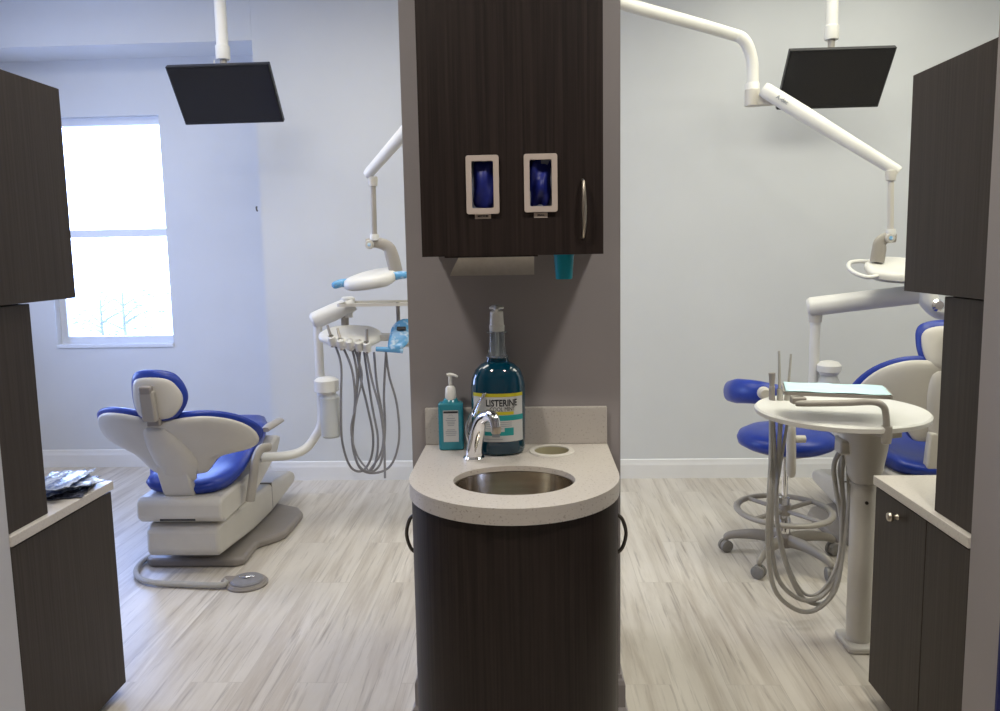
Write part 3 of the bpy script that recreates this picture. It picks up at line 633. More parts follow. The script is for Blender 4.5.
# ================================================================ DENTAL CHAIR
def chair(loc, rz, ang, lift, label, arm_right, blift=0., droop=1, vs=1.):
    t = thing('dental_chair', label, 'dental chair', loc, rz, 'dental chairs')
    # base plate
    ol = [(-.20, -.05), (.20, -.05), (.235, -.02), (.225, .16), (.30, .25), (.325, .30), (.325, .58), (.28, .66), (.12, .74), (-.12, .74), (-.28, .66), (-.325, .58), (-.325, .30), (-.30, .25), (-.225, .16), (-.235, -.02)]
    obj('base_plate', prism(BM(), ol, 0, .042), 'taupeplastic', t, bevel=.014, segs=3, auto=30)
    # lift shroud
    bm = BM(); hw_ = .168
    pr = [(-.12, .090), (-.14, .11), (-.135, .215), (-.10, .235), (.30, .225), (.55, .205), (.90, .175), (.96, .15), (.97, .11), (.94, .09), (.55, .052), (.3, .052)]
    prism(bm, pr, -hw_, hw_, Matrix(((0, 0, 1, 0), (1, 0, 0, 0), (0, 1, 0, 0), (0, 0, 0, 1))))
    obj('lift_cover', bm, 'cream', t, bevel=.018, segs=3, auto=30)
    obj('cover_seam', b2(BM(), (-hw_-.001, .56, .07), (hw_+.001, .566, .212)), 'taupeplastic', t, bevel=.001, smooth=False)
    z0 = lift
    # link between
    bm = BM(); b2(bm, (-.12, .02, .18), (.12, .45, .24+lift)); obj('lift_link', bm, 'black', t, bevel=.01)
    bm = BM(); pr = [(-.12, .245), (-.155, .275), (-.15, .345), (-.13, .365), (.25, .37), (.62, .46), (.68, .44), (.60, .36), (.30, .265), (.1, .245)]
    prism(bm, pr, -.195, .195, Matrix(((0, 0, 1, 0), (1, 0, 0, 0), (0, 1, 0, z0), (0, 0, 0, 1))))
    obj('seat_frame', bm, 'cream', t, bevel=.022, segs=3, auto=30)
    obj('frame_vent', b2(BM(), (-.09, -.149, .262+z0), (.07, -.143, .272+z0)), 'black', t, smooth=False)
    # seat cushion (plan u across, v along): hips, then a tapering leg rest
    def zseat(v):
        pts = [(-.12, .395), (.05, .39), (.25, .44), (.5, .505), (.7, .515), (1.0, .505)]
        for (a, za), (b, zb) in zip(pts, pts[1:]):
            if v <= b:
                s = max(0, (v-a)/(b-a)); s = s*s*(3-2*s); return za+(zb-za)*s
        return pts[-1][1]
    def fs(u, v, w_): return Vector((u-.10*max(0, v), v, z0+zseat(v)+w_+1.5*u*u*max(0, 1-abs(v-.2)/.5)))
    so = [(-.165, -.09), (0, -.115), (.14, -.10), (.20, .0), (.255, .16), (.265, .32), (.24, .48), (.20, .64), (.165, .74), (.12, .80), (-.12, .80), (-.165, .74), (-.20, .64), (-.24, .48), (-.265, .32), (-.255, .16), (-.20, .0)]
    obj('seat_cushion', pad(BM(), so, fs, .045, 8, (0, .40), .070, p=5), 'blue', t, auto=0)
    # backrest
    Vv = Vector((0, -math.sin(ang), math.cos(ang))); Nn = Vector((0, math.cos(ang), math.sin(ang)))
    O = Vector((0, -.06, .350+z0+blift))
    def fb_(off=0):
        def f(u, v, w_): return O+Vector((u, 0, 0))+Vv*(v*vs-.55*max(0, u*droop)**2*(1 if v > .2 else v/.2))+Nn*(w_+off+.75*u*u)
        return f
    half = [(0, .13), (.09, .13), (.125, .14), (.15, .175), (.19, .225), (.25, .248), (.315, .268), (.352, .305), (.352, .355), (.325, .400), (.27, .435), (.19, .452), (.11, .448), (.05, .438), (0, .435)]
    full = half+[(-a, b) for a, b in half[-2:0:-1]]
    obj('back_shell', pad(BM(), full, fb_(0), .012, 7, (0, .33), .020, p=6, smooth=3), 'cream', t, auto=0)
    big = []
    for a, b in full:
        k = .018 if b > .31 else .004
        L = math.hypot(a, b-.33) or 1; big.append((a+a/L*k, b+(b-.33)/L*k))
    obj('back_cushion', pad(BM(), big, fb_(.022), .030, 8, (0, .33), .020, p=6, smooth=3), 'blue', t, auto=0)
    # spine
    sp_ = [(-.06, .10), (.06, .10), (.085, .15), (.105, .21), (.095, .27), (.06, .34), (.02, .395), (-.03, .41), (-.085, .40), (-.10, .33), (-.095, .26), (-.085, .20), (-.07, .15)]
    obj('spine_cover', pad(BM(), sp_, fb_(-.014), .0, 6, (0, .25), .030, p=3, smooth=3), 'cream', t, auto=0)
    bm = BM(); p0, p1 = O+Vv*.20+Nn*-.036, O+Vector((0, -.02, -.035))
    pr = [p1, O+Vv*.06+Nn*-.045, p0, p0+Nn*.035, O+Vv*.06, p1+Vector((0, .045, 0))]
    prism(bm, [(q.y, q.z) for q in pr], -.070, .070, Matrix(((0, 0, 1, -.012), (1, 0, 0, 0), (0, 1, 0, 0), (0, 0, 0, 1))))
    obj('back_support', bm, 'cream', t, bevel=.010, segs=3)
    # headrest
    ho = [(-.075, -.100), (.0, -.112), (.075, -.10), (.118, -.04), (.118, .02), (.085, .08), (.03, .102), (-.05, .102), (-.10, .080), (-.112, .02), (-.105, -.05)]
    hc = .550*(1+(vs-1)*.30); tl = .42
    V2 = Vector((0, -math.sin(ang-tl), math.cos(ang-tl))); N2 = Vector((0, math.cos(ang-tl), math.sin(ang-tl)))
    HO = O+Vv*hc+Nn*.02+Vector((-.012, 0, 0))
    def fh(off):
        def f(u, v, w_): return HO+Vector((u*.93, 0, 0))+V2*(v*.93)+N2*(w_+off+1.6*u*u)
        return f
    h = obj('headrest_cushion', pad(BM(), [(a*1.10, b*1.11) for a, b in ho], fh(.018), .030, 6, (0, 0), .022, p=5), 'blue', t, auto=0)
    obj('headrest_shell', pad(BM(), [(a*.98, b*.92-.010) for a, b in ho], fh(.004), .01, 6, (0, 0), .014, p=5), 'cream', h, auto=0)
    bm = BM(); rr = Matrix.Rotation(ang*.3, 3, 'X')
    box(bm, O+Vv*(hc-.03)+Nn*-.012+Vector((-.022, -.012, 0)), (.060, .034, .135), rr)
    br = obj('headrest_bracket', bm, 'beige', t, bevel=.008)
    bm = BM(); box(bm, O+Vv*(hc+.045)+Nn*-.004+Vector((-.022, 0, 0)), (.050, .03, .035), rr); obj('release_button', bm, 'taupeplastic', br, bevel=.006)
    bm = BM(); box(bm, O+Vv*(hc-.105)+Nn*-.022+Vector((-.020, 0, 0)), (.058, .030, .04), rr); obj('bracket_slide', bm, 'taupeplastic', br, bevel=.006)
    # armrests
    for s in (-1, 1):
        zz_ = (.60 if s > 0 else .57)+z0; ax_ = .30 if s > 0 else .36
        obj('armrest', tube(BM(), [(s*ax_-.01, .18 if s > 0 else .10, zz_-.005), (s*(ax_+.005)-.012, .25, zz_), (s*(ax_+.005)-.012, .38, zz_-.004)], [.022, .028, .024], 14, 4, flat=.55, up=(1, 0, 0)), 'beige', t)
    s = 1 if arm_right else -1
    obj('arm_bracket', tube(BM(), [(s*.235, .08, .275+z0), (s*.250, .10, .39+z0), (s*.255, .12, .46+z0), (s*.27, .16, .505+z0), (s*.30, .20, .505+z0)], [.030, .03, .028, .028, .024], 14, 5, flat=.7, up=(0, 1, 0)), 'beige', t)
    return t
chair((-1.58, 3.33, 0), 0.0, math.radians(25), 0, 'blue and white dental chair reclined at left, below the window side monitor', True, 0, 1)
chair((1.77, 3.30, 0), .0, math.radians(6), .07, 'blue and white dental chair at right, half hidden behind the round table and tower cabinet', False, .02, -1, 1.15)

# foot control
fc = atz(247, 580, .02); ft = thing('foot_control', 'round grey foot pedal with hose on the floor behind the left dental chair', 'foot pedal', (fc.x, fc.y, 0))
obj('pedal_base', lathe(BM(), [(0, 0), (.088, 0), (.09, .008), (.082, .018), (0, .018)], 36, None, 1, .95, cap=False), 'taupeplastic', ft)
obj('pedal_disc', lathe(BM(), [(0, .03), (.025, .034), (.065, .028), (.070, .022), (.070, .017), (0, .017)], 36, None, cap=False), 'hose', ft)
obj('pedal_tongue', b2(BM(), (-.11, -.03, .002), (-.05, .03, .03)), 'taupeplastic', ft, bevel=.01)
obj('pedal_cap', tube(BM(), [(-.03, 0, .035), (0, 0, .037), (.03, .01, .035)], [.006, .014, .006], 12, 4, flat=.4, up=(0, 1, 0)), 'chrome', ft)
hp = [atz(222, 585, .02), atz(180, 584, .018), atz(150, 582, .018), atz(137, 575, .018), atz(139, 565, .018), atz(152, 556, .018), atz(172, 552, .022)]
obj('hose', tube(BM(), [(fc.x-.10, fc.y, .018)]+hp, .0125, 10, 6), 'hosebeige', ft, True)

# ================================================================ DELIVERY UNIT LEFT
dY = 3.75
du = thing('dental_delivery_unit', 'white instrument delivery arm with hanging hoses, left of the pillar', 'dental delivery unit', (at(318, 420, 3.8).x, 3.8, .43))
p1 = at(318, 330, 3.8)
pb = at(268, 457, 3.62)
obj('swing_pipe', tube(BM(), [(pb.x-.03, pb.y-.02, pb.z), pb, at(290, 455, 3.7), at(305, 449, 3.75), at(315, 437, 3.79), (p1.x, 3.8, .58), (p1.x, 3.8, .8), (p1.x, 3.8, p1.z+.03)], .023, 16, 6), 'white', du, True)
# parallelogram arm box
A, B = at(314, 321, 3.8), at(352, 304, 3.85); d = (B-A); 
ab = BM(); tube(ab, [A-d*.06, A, A+d*.1, A+d*.5, B, B+d*.05], [.028, .042, .045, .045, .040, .026], 16, 3, flat=1.0, up=(0, 0, 1)); obj('spring_arm', ab, 'white', du, True)
obj('arm_hub', lathe(BM(), [(0, -.07), (.022, -.07), (.024, -.04), (.036, -.03), (.036, .03), (.026, .038), (0, .04)], 24, T(*at(348, 304, 3.85)), cap=False), 'white', du, True)
obj('hub_stem', tube(BM(), [at(345, 310, 3.85), at(345, 325, 3.85)], .02, 14), 'beige', du, True)
# head
hc_ = at(348, 336, dY); hrx = at(376, 336, dY).x-hc_.x
ho = [(-.18, -.03), (-.165, .03), (-.09, .07), (.02, .085), (.11, .075), (.155, .03), (.15, -.02), (.10, -.065), (.0, -.085), (-.10, -.07)]
hd = obj('control_head', pad(BM(), ho, lambda u, v, w_: Vector((hc_.x+u*.93+.024, hc_.y+v, hc_.z-.004+w_-.10*u*.6+v*.38)),   .028, 6, (0, 0), .028, p=9), 'white', du, True, auto=0)
for i, px in enumerate((332, 341, 350, 359, 367)):
    q = at(px, 343-(0 if i else 2)+i*1.0, dY-.07)
    bm = BM(); lathe(bm, [(.013, .03), (.019, .026), (.020, -.022), (.014, -.028), (.012, -.02), (.013, .026)], 20, T(*q) @ Matrix.Rotation(.5, 4, 'X'), cap=False)
    hl = obj('instrument_holder', bm, 'white', hd, True)
    e1 = q+Vector((-.028+.006*i, .03, .055+.02*(i < 2)+(.0 if i != 4 else .03))) if i in (0, 1, 4) else q+Vector((.004, .01, .03))
    obj('handpiece', tube(BM(), [q-Vector((0, 0, .03)), q, e1], [.009, .008, .0065 if i in (0, 1, 4) else .010], 12, 3), 'nickel' if i in (1, 2, 3) else 'taupeplastic', hd, True)
# touch pad
tp0 = at(404, 334, dY-.03)
bm = pad(BM(), [(-.035, -.075), (.03, -.07), (.052, .0), (.055, .055), (.03, .08), (-.01, .08), (-.04, .05), (-.045, 0)], lambda u, v, w_: Vector((tp0.x-.02+u*1.15+v*.18, tp0.y+v*.5, tp0.z-.002+v*.9)) + Vector((0, -.85*w_, .5*w_)), .010, 5, (0, 0), .008, p=5)
tpad = obj('touch_pad', bm, 'softblue', du, True, auto=0)
obj('pad_display', box(BM(), (tp0.x-.012, tp0.y-.002, tp0.z+.028), (.045, .012, .018), Matrix.Rotation(-.5, 3, 'X')), 'black', tpad, True, bevel=.002)
q = at(395, 350, dY-.06)
obj('tray_handle', tube(BM(), [at(376, 349, dY-.06), q, at(403, 351, dY-.06)], [.012, .014, .012], 12, 4, flat=.8), 'softblue', du, True)
b0_ = at(382, 335, dY+.03); obj('pad_bracket', box(BM(), b0_+Vector((.03, .02, -.012)), (.20, .12, .03)), 'cream', du, True, bevel=.01)
obj('bracket_rail', tube(BM(), [at(398, 344, dY+.05), at(425, 345, dY+.05)], .012, 10), 'cream', du, True)
# tray above
ta, tb = at(342, 304, dY), at(418, 306, dY)
def tray(bm, cx, cy, cz, w_, d_, h_=.012):
    prism(bm, rrect(w_, d_, .02), 0, .003, T(cx, cy, cz)); 
    o_, i_ = rrect(w_, d_, .02), rrect(w_-.008, d_-.008, .016)
    prism(bm, o_, .003, h_, T(cx, cy, cz), [i_]); return bm
tw_ = tb.x-ta.x
obj('tray', tray(BM(), (ta.x+tb.x)/2, dY, ta.z-.006, tw_, .24, .014), 'cream', du, True, auto=30)
obj('tray_stem', tube(BM(), [((ta.x+tb.x)/2+.08, dY+.06, ta.z), ((ta.x+tb.x)/2+.08, dY+.06, hc_.z)], .010, 10), 'beige', du, True)
# bottle
bq = at(330, 388, 3.76)
zt1, zt2, zt3 = at(330, 377, 3.76).z, at(330, 391, 3.76).z, at(330, 436, 3.76).z
obj('bottle_cap', lathe(BM(), [(0, zt2-.012), (.045, zt2-.012), (.048, zt2), (.062, zt2+.006), (.062, zt1-.012), (.045, zt1), (.02, zt1+.006), (0, zt1+.006)], 30, T(bq.x-.012, 3.74, 0), cap=False), 'white', du, True)
obj('water_bottle', lathe(BM(), [(0, zt3), (.040, zt3), (.050, zt3+.012), (.051, zt3+.1), (.048, zt2-.05), (.050, zt2-.03), (.036, zt2-.012), (0, zt2-.011)], 30, T(bq.x+.002, 3.74, 0), cap=False), 'frost', du, True)
# hoses
def hang(pts, m='hose', r=.0062, par=None, nm='hose'):
    return obj(nm, tube(BM(), [at(*p) for p in pts], r, 8, 7), m, par or du, True)
hang([(335, 345, 3.70), (341, 365, 3.70), (341, 400, 3.70), (342, 440, 3.72), (350, 466, 3.74), (362, 471, 3.76), (371, 458, 3.78), (373, 435, 3.79), (367, 405, 3.79), (361, 380, 3.78), (357, 352, 3.76)])
hang([(343, 347, 3.70), (352, 370, 3.70), (355, 400, 3.71), (352, 435, 3.72), (356, 460, 3.73), (364, 471, 3.74), (374, 466, 3.76), (378, 440, 3.78), (372, 405, 3.80), (364, 352, 3.80)])
hang([(352, 348, 3.70), (357, 375, 3.71), (355, 410, 3.71), (352, 440, 3.71), (358, 464, 3.72), (370, 472, 3.74), (381, 462, 3.77), (385, 430, 3.80), (384, 395, 3.80), (386, 352, 3.80)])
hang([(360, 350, 3.70), (358, 380, 3.72), (354, 415, 3.73), (353, 445, 3.73), (360, 468, 3.73), (375, 473, 3.75), (391, 465, 3.77), (399, 440, 3.79), (397, 405, 3.81), (389, 375, 3.81), (386, 352, 3.80)])
hang([(366, 350, 3.70), (372, 380, 3.70), (380, 410, 3.70), (384, 440, 3.70), (385, 478, 3.70)])
hang([(354, 348, 3.71), (362, 375, 3.71), (356, 405, 3.70), (351, 430, 3.70), (357, 455, 3.70), (368, 470, 3.71)], r=.005)
hang([(374, 352, 3.74), (377, 385, 3.74), (383, 420, 3.74), (382, 450, 3.74), (370, 470, 3.74)])

# ================================================================ DENTAL LIGHTS
POST = Vector((-.02, 3.05, 0))
def light(side):
    if side < 0:
        t = thing('dental_light', 'white dental light with blue handles on a ceiling arm, left of the pillar', 'dental light', (POST.x-.12, POST.y, ZC), 0, 'dental operating lights')
        J = at(452, 78, 3.35); A = at(368, 174, 3.7)
        post = Vector((POST.x-.12, POST.y, 0)); pts = [(post.x, post.y, ZC-.02), (post.x, post.y, J.z+.30), (post.x-.04, post.y+.03, J.z+.24), (J.x+.05, J.y-.03, J.z+.22), (J.x, J.y, J.z+.17), (J.x, J.y, J.z-.02)]
        tube_r = .028; a0_, r0_ = J, .034; rod = [at(373, 180, 3.7), at(374.5, 238, 3.7)]; Y = 3.7
        head = at(371, 279, Y); hole = -1
    else:
        t = thing('dental_light', 'white dental light on a jointed ceiling arm above the round table, right side', 'dental light', (POST.x+.12, POST.y, ZC), 0, 'dental operating lights')
        J = at(752, 98, 3.80); A = at(897, 171, 3.55)
        a, b, c = at(620, 2, 3.33), at(728, 33, 3.78), at(752, 60, 3.82)
        post = Vector((POST.x+.12, POST.y, 0)); 
        pts = [(post.x, post.y, ZC-.02), (post.x, post.y, a.z+.12), (post.x+.05, post.y+.04, a.z+.03), a, a.lerp(b, .5), b, at(744, 40, 3.80), c, at(753, 84, 3.82)]
        tube_r = .028; a0_, r0_ = at(765, 90, 3.76), .034; rod = [at(891, 174, 3.55), at(890.5, 233, 3.55)]; Y = 3.55
        head = at(888, 269, Y)
    obj('ceiling_tube', tube(BM(), pts, tube_r, 18, 6), 'white', t, True)
    obj('ceiling_plate', lathe(BM(), [(0, 0), (.08, 0), (.08, .02), (0, .02)], 28, T(pts[0][0], pts[0][1], ZC-.02), cap=False), 'white', t, True)
    if side > 0:
        j0 = at(752.5, 82, 3.82)
        obj('tube_collar', lathe(BM(), [(0, -.01), (.033, -.01), (.034, .04), (.031, .045), (0, .045)], 24, T(j0.x, j0.y, j0.z-.05), cap=False), 'white', t, True)
        obj('knuckle', lathe(BM(), [(0, 0), (.034, 0), (.036, .006), (.036, .075), (.032, .08), (0, .08)], 24, T(j0.x, j0.y, at(752, 106, 3.82).z), cap=False), 'cream', t, True)
        k = at(764, 100, 3.80); obj('knuckle_plate', box(BM(), k, (.13, .04, .055), Matrix.Rotation(-.3, 3, 'Z')), 'cream', t, True, bevel=.008)
    else:
        obj('knuckle', lathe(BM(), [(0, 0), (.036, 0), (.036, .09), (0, .09)], 24, T(J.x, J.y, J.z-.05), cap=False), 'cream', t, True)
    dd = (A-a0_)
    sa_ = obj('spring_arm', tube(BM(), [a0_-dd*.01, a0_+dd*.015, a0_+dd*.3, a0_+dd*.7, A-dd*.02, A+dd*.012], [.026, .036, .036, .030, .027, .018], 4 if False else 14, 3, flat=.8, up=(0, 0, 1)), 'white', t, True)
    if side > 0:
        mid = a0_+dd*.14
        xa = dd.normalized(); ya = (Vector((0, 0, 1))-xa*xa.z).normalized(); za_ = xa.cross(ya)
        mt = Matrix(((xa.x, ya.x, za_.x, 0), (xa.y, ya.y, za_.y, 0), (xa.z, ya.z, za_.z, 0), (0, 0, 0, 1)))
        if za_.y > 0: za_ = -za_
        mm = Matrix.Translation(mid+za_*.0305) @ mt
        obj('lettering', text_bm('A-dec', .026, mm, .0015), 'labelgrey', sa_, True, smooth=False)
    el = A+Vector((0, 0, -.012)); obj('elbow', lathe(BM(), [(0, -.03), (.020, -.03), (.024, 0), (.022, .015), (0, .02)], 18, T(rod[0].x, rod[0].y, rod[0].z), cap=False), 'cream', t, True)
    obj('drop_rod', tube(BM(), rod, .0135, 14), 'cream' if side > 0 else 'beige', t, True)
    r1 = rod[1]; s = -1 if side > 0 else 1
    obj('rod_collar', lathe(BM(), [(0, 0), (.022, 0), (.024, .012), (.021, .030), (0, .03)], 20, T(r1.x, r1.y, r1.z-.012), cap=False), 'white', t, True)
    # yoke: knob and bent flat arm
    if side < 0: yk = [at(366, 243, Y), at(378, 243, Y), at(388, 247, Y), at(392, 256, Y), at(396, 272, Y)]
    else: yk = [at(896, 238, Y), at(886, 238, Y), at(880, 243, Y), at(879, 250, Y), at(877, 262, Y)]
    yo = obj('yoke', tube(BM(), yk, [.020, .026, .030, .034, .034], 14, 5, flat=.42, up=(0, 1, 0) if False else None), 'beige', t, True)
    kb = at(369 if side < 0 else 891, 244.5 if side < 0 else 238, Y-.022); obj('yoke_knob', lathe(BM(), [(0, 0), (.018, 0), (.022, .006), (.022, .03), (0, .03)], 20, T(*kb) @ Matrix.Rotation(-PI/2, 4, 'X'), cap=False), 'cream', yo, True)
    obj('knob_badge', lathe(BM(), [(0, -.003), (.008, -.003), (.009, 0), (0, .001)], 16, T(*kb) @ Matrix.Rotation(-PI/2, 4, 'X'), cap=False), 'softblue', yo, True)
    # head : flat wide shell
    hol = [(-.13, -.05), (-.10, .055), (.02, .10), (.13, .085), (.17, .02), (.155, -.05), (.07, -.09), (-.06, -.09)]
    if side < 0: hol = [(-.15, -.06), (-.15, -.02), (-.08, .06), (.02, .10), (.13, .09), (.165, .03), (.16, -.05), (.10, -.09), (-.06, -.09)]
    ty = .10 if side < 0 else -.06
    fhd = lambda u, v, w_: Vector((head.x+u*(.80 if side < 0 else 1.02)+(0 if side < 0 else .02), head.y+v*.97, head.z+w_+v*(.22 if side < 0 else .42)+u*ty))
    obj('lamp_head', pad(BM(), hol, fhd, .030 if side < 0 else .022, 7, (0, 0), .030 if side < 0 else .026, p=14, smooth=2), 'white', t, True, auto=50)
    obj('lamp_lens', pad(BM(), [(a*.8, b*.8) for a, b in hol], lambda u, v, w_: fhd(u, v, w_-.030), .004, 5, (0, 0), .008, p=5), 'frost', t, True, auto=0)
    for s2 in (-1, 1):
        hx0 = fhd(s2*.125, -.02, 0)
        if side < 0:
            m_ = 'softblue'
            pth = [hx0, hx0+Vector((s2*.04, -.01, .004+s2*.004)), hx0+Vector((s2*.075, -.015, s2*.01)), hx0+Vector((s2*.085, .02, s2*.012))]
            obj('handle', tube(BM(), pth, [.022, .020, .018, .012], 12, 4, flat=.7), m_, t, True)
        else:
            pth = [hx0+Vector((s2*a_, b_, b_*.62+.004)) for a_, b_ in ((-.03, -.05), (.02, -.058), (.062, -.03), (.075, .01), (.055, .045), (.01, .055), (-.03, .05))]
            obj('handle', tube(BM(), pth, .010, 10, 5), 'white', t, True)
    return t
light(-1); light(1)

# ================================================================ RIGHT DELIVERY ARM
rY = 3.72
rd = thing('dental_delivery_unit', 'white delivery arm with thick horizontal beam behind the round table, right side', 'dental delivery unit', (at(816, 400, rY).x, rY, .5))
pt = at(815.5, 316, rY)
obj('swing_pipe', tube(BM(), [(1.47, 3.60, .50), (1.44, 3.66, .50), (pt.x+.02, 3.70, .56), (pt.x, rY, .64), (pt.x, rY, .8), (pt.x, rY, pt.z+.02)], .024, 16, 6), 'white', rd, True)
a, b = at(808, 307, rY), at(928, 293, 3.55)
bm = BM(); d = b-a; tube(bm, [a-d*.01, a+d*.02, a+d*.1, a+d*.9, b, b+d*.03], [.034, .045, .047, .045, .038, .02], 18, 3, up=(0, 0, 1)); obj('spring_arm', bm, 'white', rd, True)
obj('arm_knuckle', lathe(BM(), [(0, 0), (.030, 0), (.032, .03), (.03, .04), (0, .04)], 20, T(pt.x, pt.y, pt.z-.03), cap=False), 'cream', rd, True)
h = at(931, 300, 3.53); obj('arm_hub', tube(BM(), [h+Vector((-.02, 0, .04)), h+Vector((-.01, 0, 0)), h+Vector((.03, 0, -.045)), h+Vector((.09, 0, -.06))], [.04, .042, .04, .036], 16, 5), 'white', rd, True)
obj('hub_cap', lathe(BM(), [(0, 0), (.025, .002), (.03, .012), (.02, .022), (0, .024)], 20, T(*at(937, 305, 3.46)) @ Matrix.Rotation(PI/2, 4, 'X'), cap=False), 'chrome', rd, True)
cxr = at(829, 372, 3.66); zt1 = at(829, 361, 3.66).z; zt2 = at(829, 372, 3.66).z
obj('bottle_cap', lathe(BM(), [(0, zt2-.012), (.042, zt2-.012), (.045, zt2), (.055, zt2+.004), (.056, zt1-.02), (.042, zt1-.004), (.02, zt1+.002), (0, zt1+.002)], 28, T(cxr.x, 3.66, 0), cap=False), 'white', rd, True)
obj('water_bottle', lathe(BM(), [(0, zt2-.22), (.042, zt2-.22), (.05, zt2-.20), (.05, zt2-.05), (.036, zt2-.012), (0, zt2-.011)], 28, T(cxr.x, 3.66, 0), cap=False), 'frost', rd, True)

# ================================================================ STOOL
sc = Vector((1.145, 3.36, 0)); st = thing('assistant_stool', 'blue upholstered assistant stool with foot ring and casters behind the round table', 'stool', sc)
zs1 = at(787, 438, 3.36).z+.013
bm = lathe(BM(), [(0, zs1+.030), (.10, zs1+.033), (.165, zs1+.028), (.202, zs1+.008), (.212, zs1-.015), (.206, zs1-.038), (.175, zs1-.055), (0, zs1-.06)], 44, None, cap=False); obj('seat', bm, 'blue', st, auto=0)
obj('seat_pan', lathe(BM(), [(0, zs1-.085), (.09, zs1-.085), (.15, zs1-.065), (.17, zs1-.052), (0, zs1-.05)], 36, None, cap=False), 'cream', st)
def sl(px, py, Y): return at(px, py, Y)-sc
bpts = [sl(729, 391, 3.42), sl(737, 391, 3.28), sl(755, 392, 3.19), sl(775, 395, 3.15), sl(800, 397, 3.17)]
bm = BM(); tube(bm, [bpts[0]+Vector((.0, .02, 0))]+bpts+[bpts[-1]+Vector((.03, .02, 0))], [.012, .046, .054, .050, .046, .04, .012], 18, 5, flat=.55, up=(0, 0, 1)); obj('body_support', bm, 'blue', st, auto=0)
k = sl(765.5, 394, 3.08); obj('support_knob', lathe(BM(), [(0, 0), (.018, 0), (.026, .008), (.026, .03), (.015, .04), (0, .04)], 20, T(*k) @ Matrix.Rotation(-PI/2, 4, 'X'), cap=False), 'cream', st)
obj('support_arm', tube(BM(), [sl(783, 398, 3.13), sl(790, 420, 3.10), sl(791, 440, 3.10), sl(791, 470, 3.14), sl(791, 474, 3.3)], [.017, .019, .020, .020, .016], 14, 5), 'cream', st)
obj('adjust_knob', tube(BM(), [sl(792, 439, 3.10), sl(805, 439, 3.10)], .016, 14), 'cream', st)
zr = at(787, 510, 3.36).z
obj('column', lathe(BM(), [(0, .10), (.030, .10), (.030, .20), (.024, .21), (.024, zr+.06), (.014, zr+.065), (.014, zs1-.08), (0, zs1-.08)], 24, None, cap=False), 'chrome', st)
obj('column_sleeve', lathe(BM(), [(0, zr-.02), (.028, zr-.02), (.03, zr+.03), (0, zr+.03)], 24, None, cap=False), 'beige', st)
fr_ = BM(); RR = .205
tube(fr_, [(RR*math.cos(2*PI*k/48), RR*math.sin(2*PI*k/48), zr) for k in range(48)], .012, 10, closed=True, flat=1.3)
rg = obj('foot_ring', fr_, 'beige', st, auto=0)
for k in range(4):
    a = 2*PI*k/4+.6; obj('ring_spoke', tube(BM(), [(.025*math.cos(a), .025*math.sin(a), zr), (RR*math.cos(a), RR*math.sin(a), zr)], .010, 8, flat=1.2), 'beige', rg)
obj('base_hub', lathe(BM(), [(0, .07), (.04, .07), (.048, .09), (.045, .12), (.03, .135), (0, .135)], 28, None, cap=False), 'taupeplastic', st)
a_ = math.atan2(.10, -.236)
for k in range(5):
    a = a_+2*PI*k/5; c, s = math.cos(a), math.sin(a)
    lg = obj('leg', tube(BM(), [(.03*c, .03*s, .10), (.12*c, .12*s, .105), (.215*c, .215*s, .09), (.248*c, .248*s, .075), (.252*c, .252*s, .062)], [.030, .026, .020, .017, .013], 12, 4, flat=.75, up=(0, 0, 1)), 'beige', st)
    ca = a+.7+k*.9; mm = T(.255*c, .255*s, .0295) @ Matrix.Rotation(ca, 4, 'Z') @ Matrix.Rotation(PI/2, 4, 'X')
    bm = BM()
    for off in (-.014, .014): lathe(bm, [(0, off-.009), (.022, off-.009), (.0285, off-.006), (.029, off), (.0285, off+.006), (.022, off+.009), (0, off+.009)], 24, mm, cap=False)
    obj('caster', bm, 'rubber', lg)
    bm = BM(); lathe(bm, [(0, -.0045), (.024, -.0045), (.026, .0), (.024, .0045), (0, .0045)], 20, mm, cap=False); tube(bm, [(.255*c, .255*s, .045), (.252*c, .252*s, .07)], .008, 8); obj('caster_fork', bm, 'beige', lg)

# ================================================================ PEDESTAL TABLE
tp = atz(840, 409.5, .865); tb_ = thing('pedestal_table', 'round white pedestal table with hanging hoses at right, in front of the stool', 'table', (tp.x, tp.y, 0))
tr_ = (at(931, 412, tp.y).x-at(754.5, 412, tp.y).x)/2*.935
obj('table_top', lathe(BM(), [(0, .865), (tr_-.05, .865), (tr_-.02, .869), (tr_-.006, .869), (tr_, .863), (tr_-.002, .849), (tr_-.02, .843), (0, .843)], 72, None, cap=False), 'white', tb_, auto=40)
ps = at(859, 560, tp.y)-Vector((tp.x, tp.y, 0)); ox = ps.x; fx = at(853, 650, tp.y).x-tp.x; tx = at(862, 460, tp.y).x-tp.x; ox = (tx+fx)/2+.012
zf0, zf1 = at(860, 435, tp.y).z, at(860, 482, tp.y).z
obj('flare', lathe(BM(), [(0, .8429), (.078, .8429), (.077, zf0-.0), (.072, zf0-.05), (.056, zf1+.03), (.044, zf1+.005), (.042, zf1), (0, zf1)], 40, T(ox, 0, 0), cap=False), 'cream', tb_, auto=50)
obj('post', lathe(BM(), [(0, .02), (.041, .02), (.041, zf1-.012), (.045, zf1-.010), (.045, zf1), (0, zf1)], 36, T(ox, 0, 0), cap=False), 'cream', tb_)
obj('foot_plate', prism(BM(), rrect(.125, .15, .02), 0, .022, T(ox+.005, 0, 0)), 'cream', tb_, bevel=.006)
obj('post_screw', lathe(BM(), [(0, 0), (.006, 0), (.006, .004), (0, .005)], 12, T(ox-.006, -.041, at(857, 499, tp.y).z) @ Matrix.Rotation(PI/2, 4, 'X'), cap=False), 'bronze', tb_)
W_ = lambda v: Vector(v)
hold = []
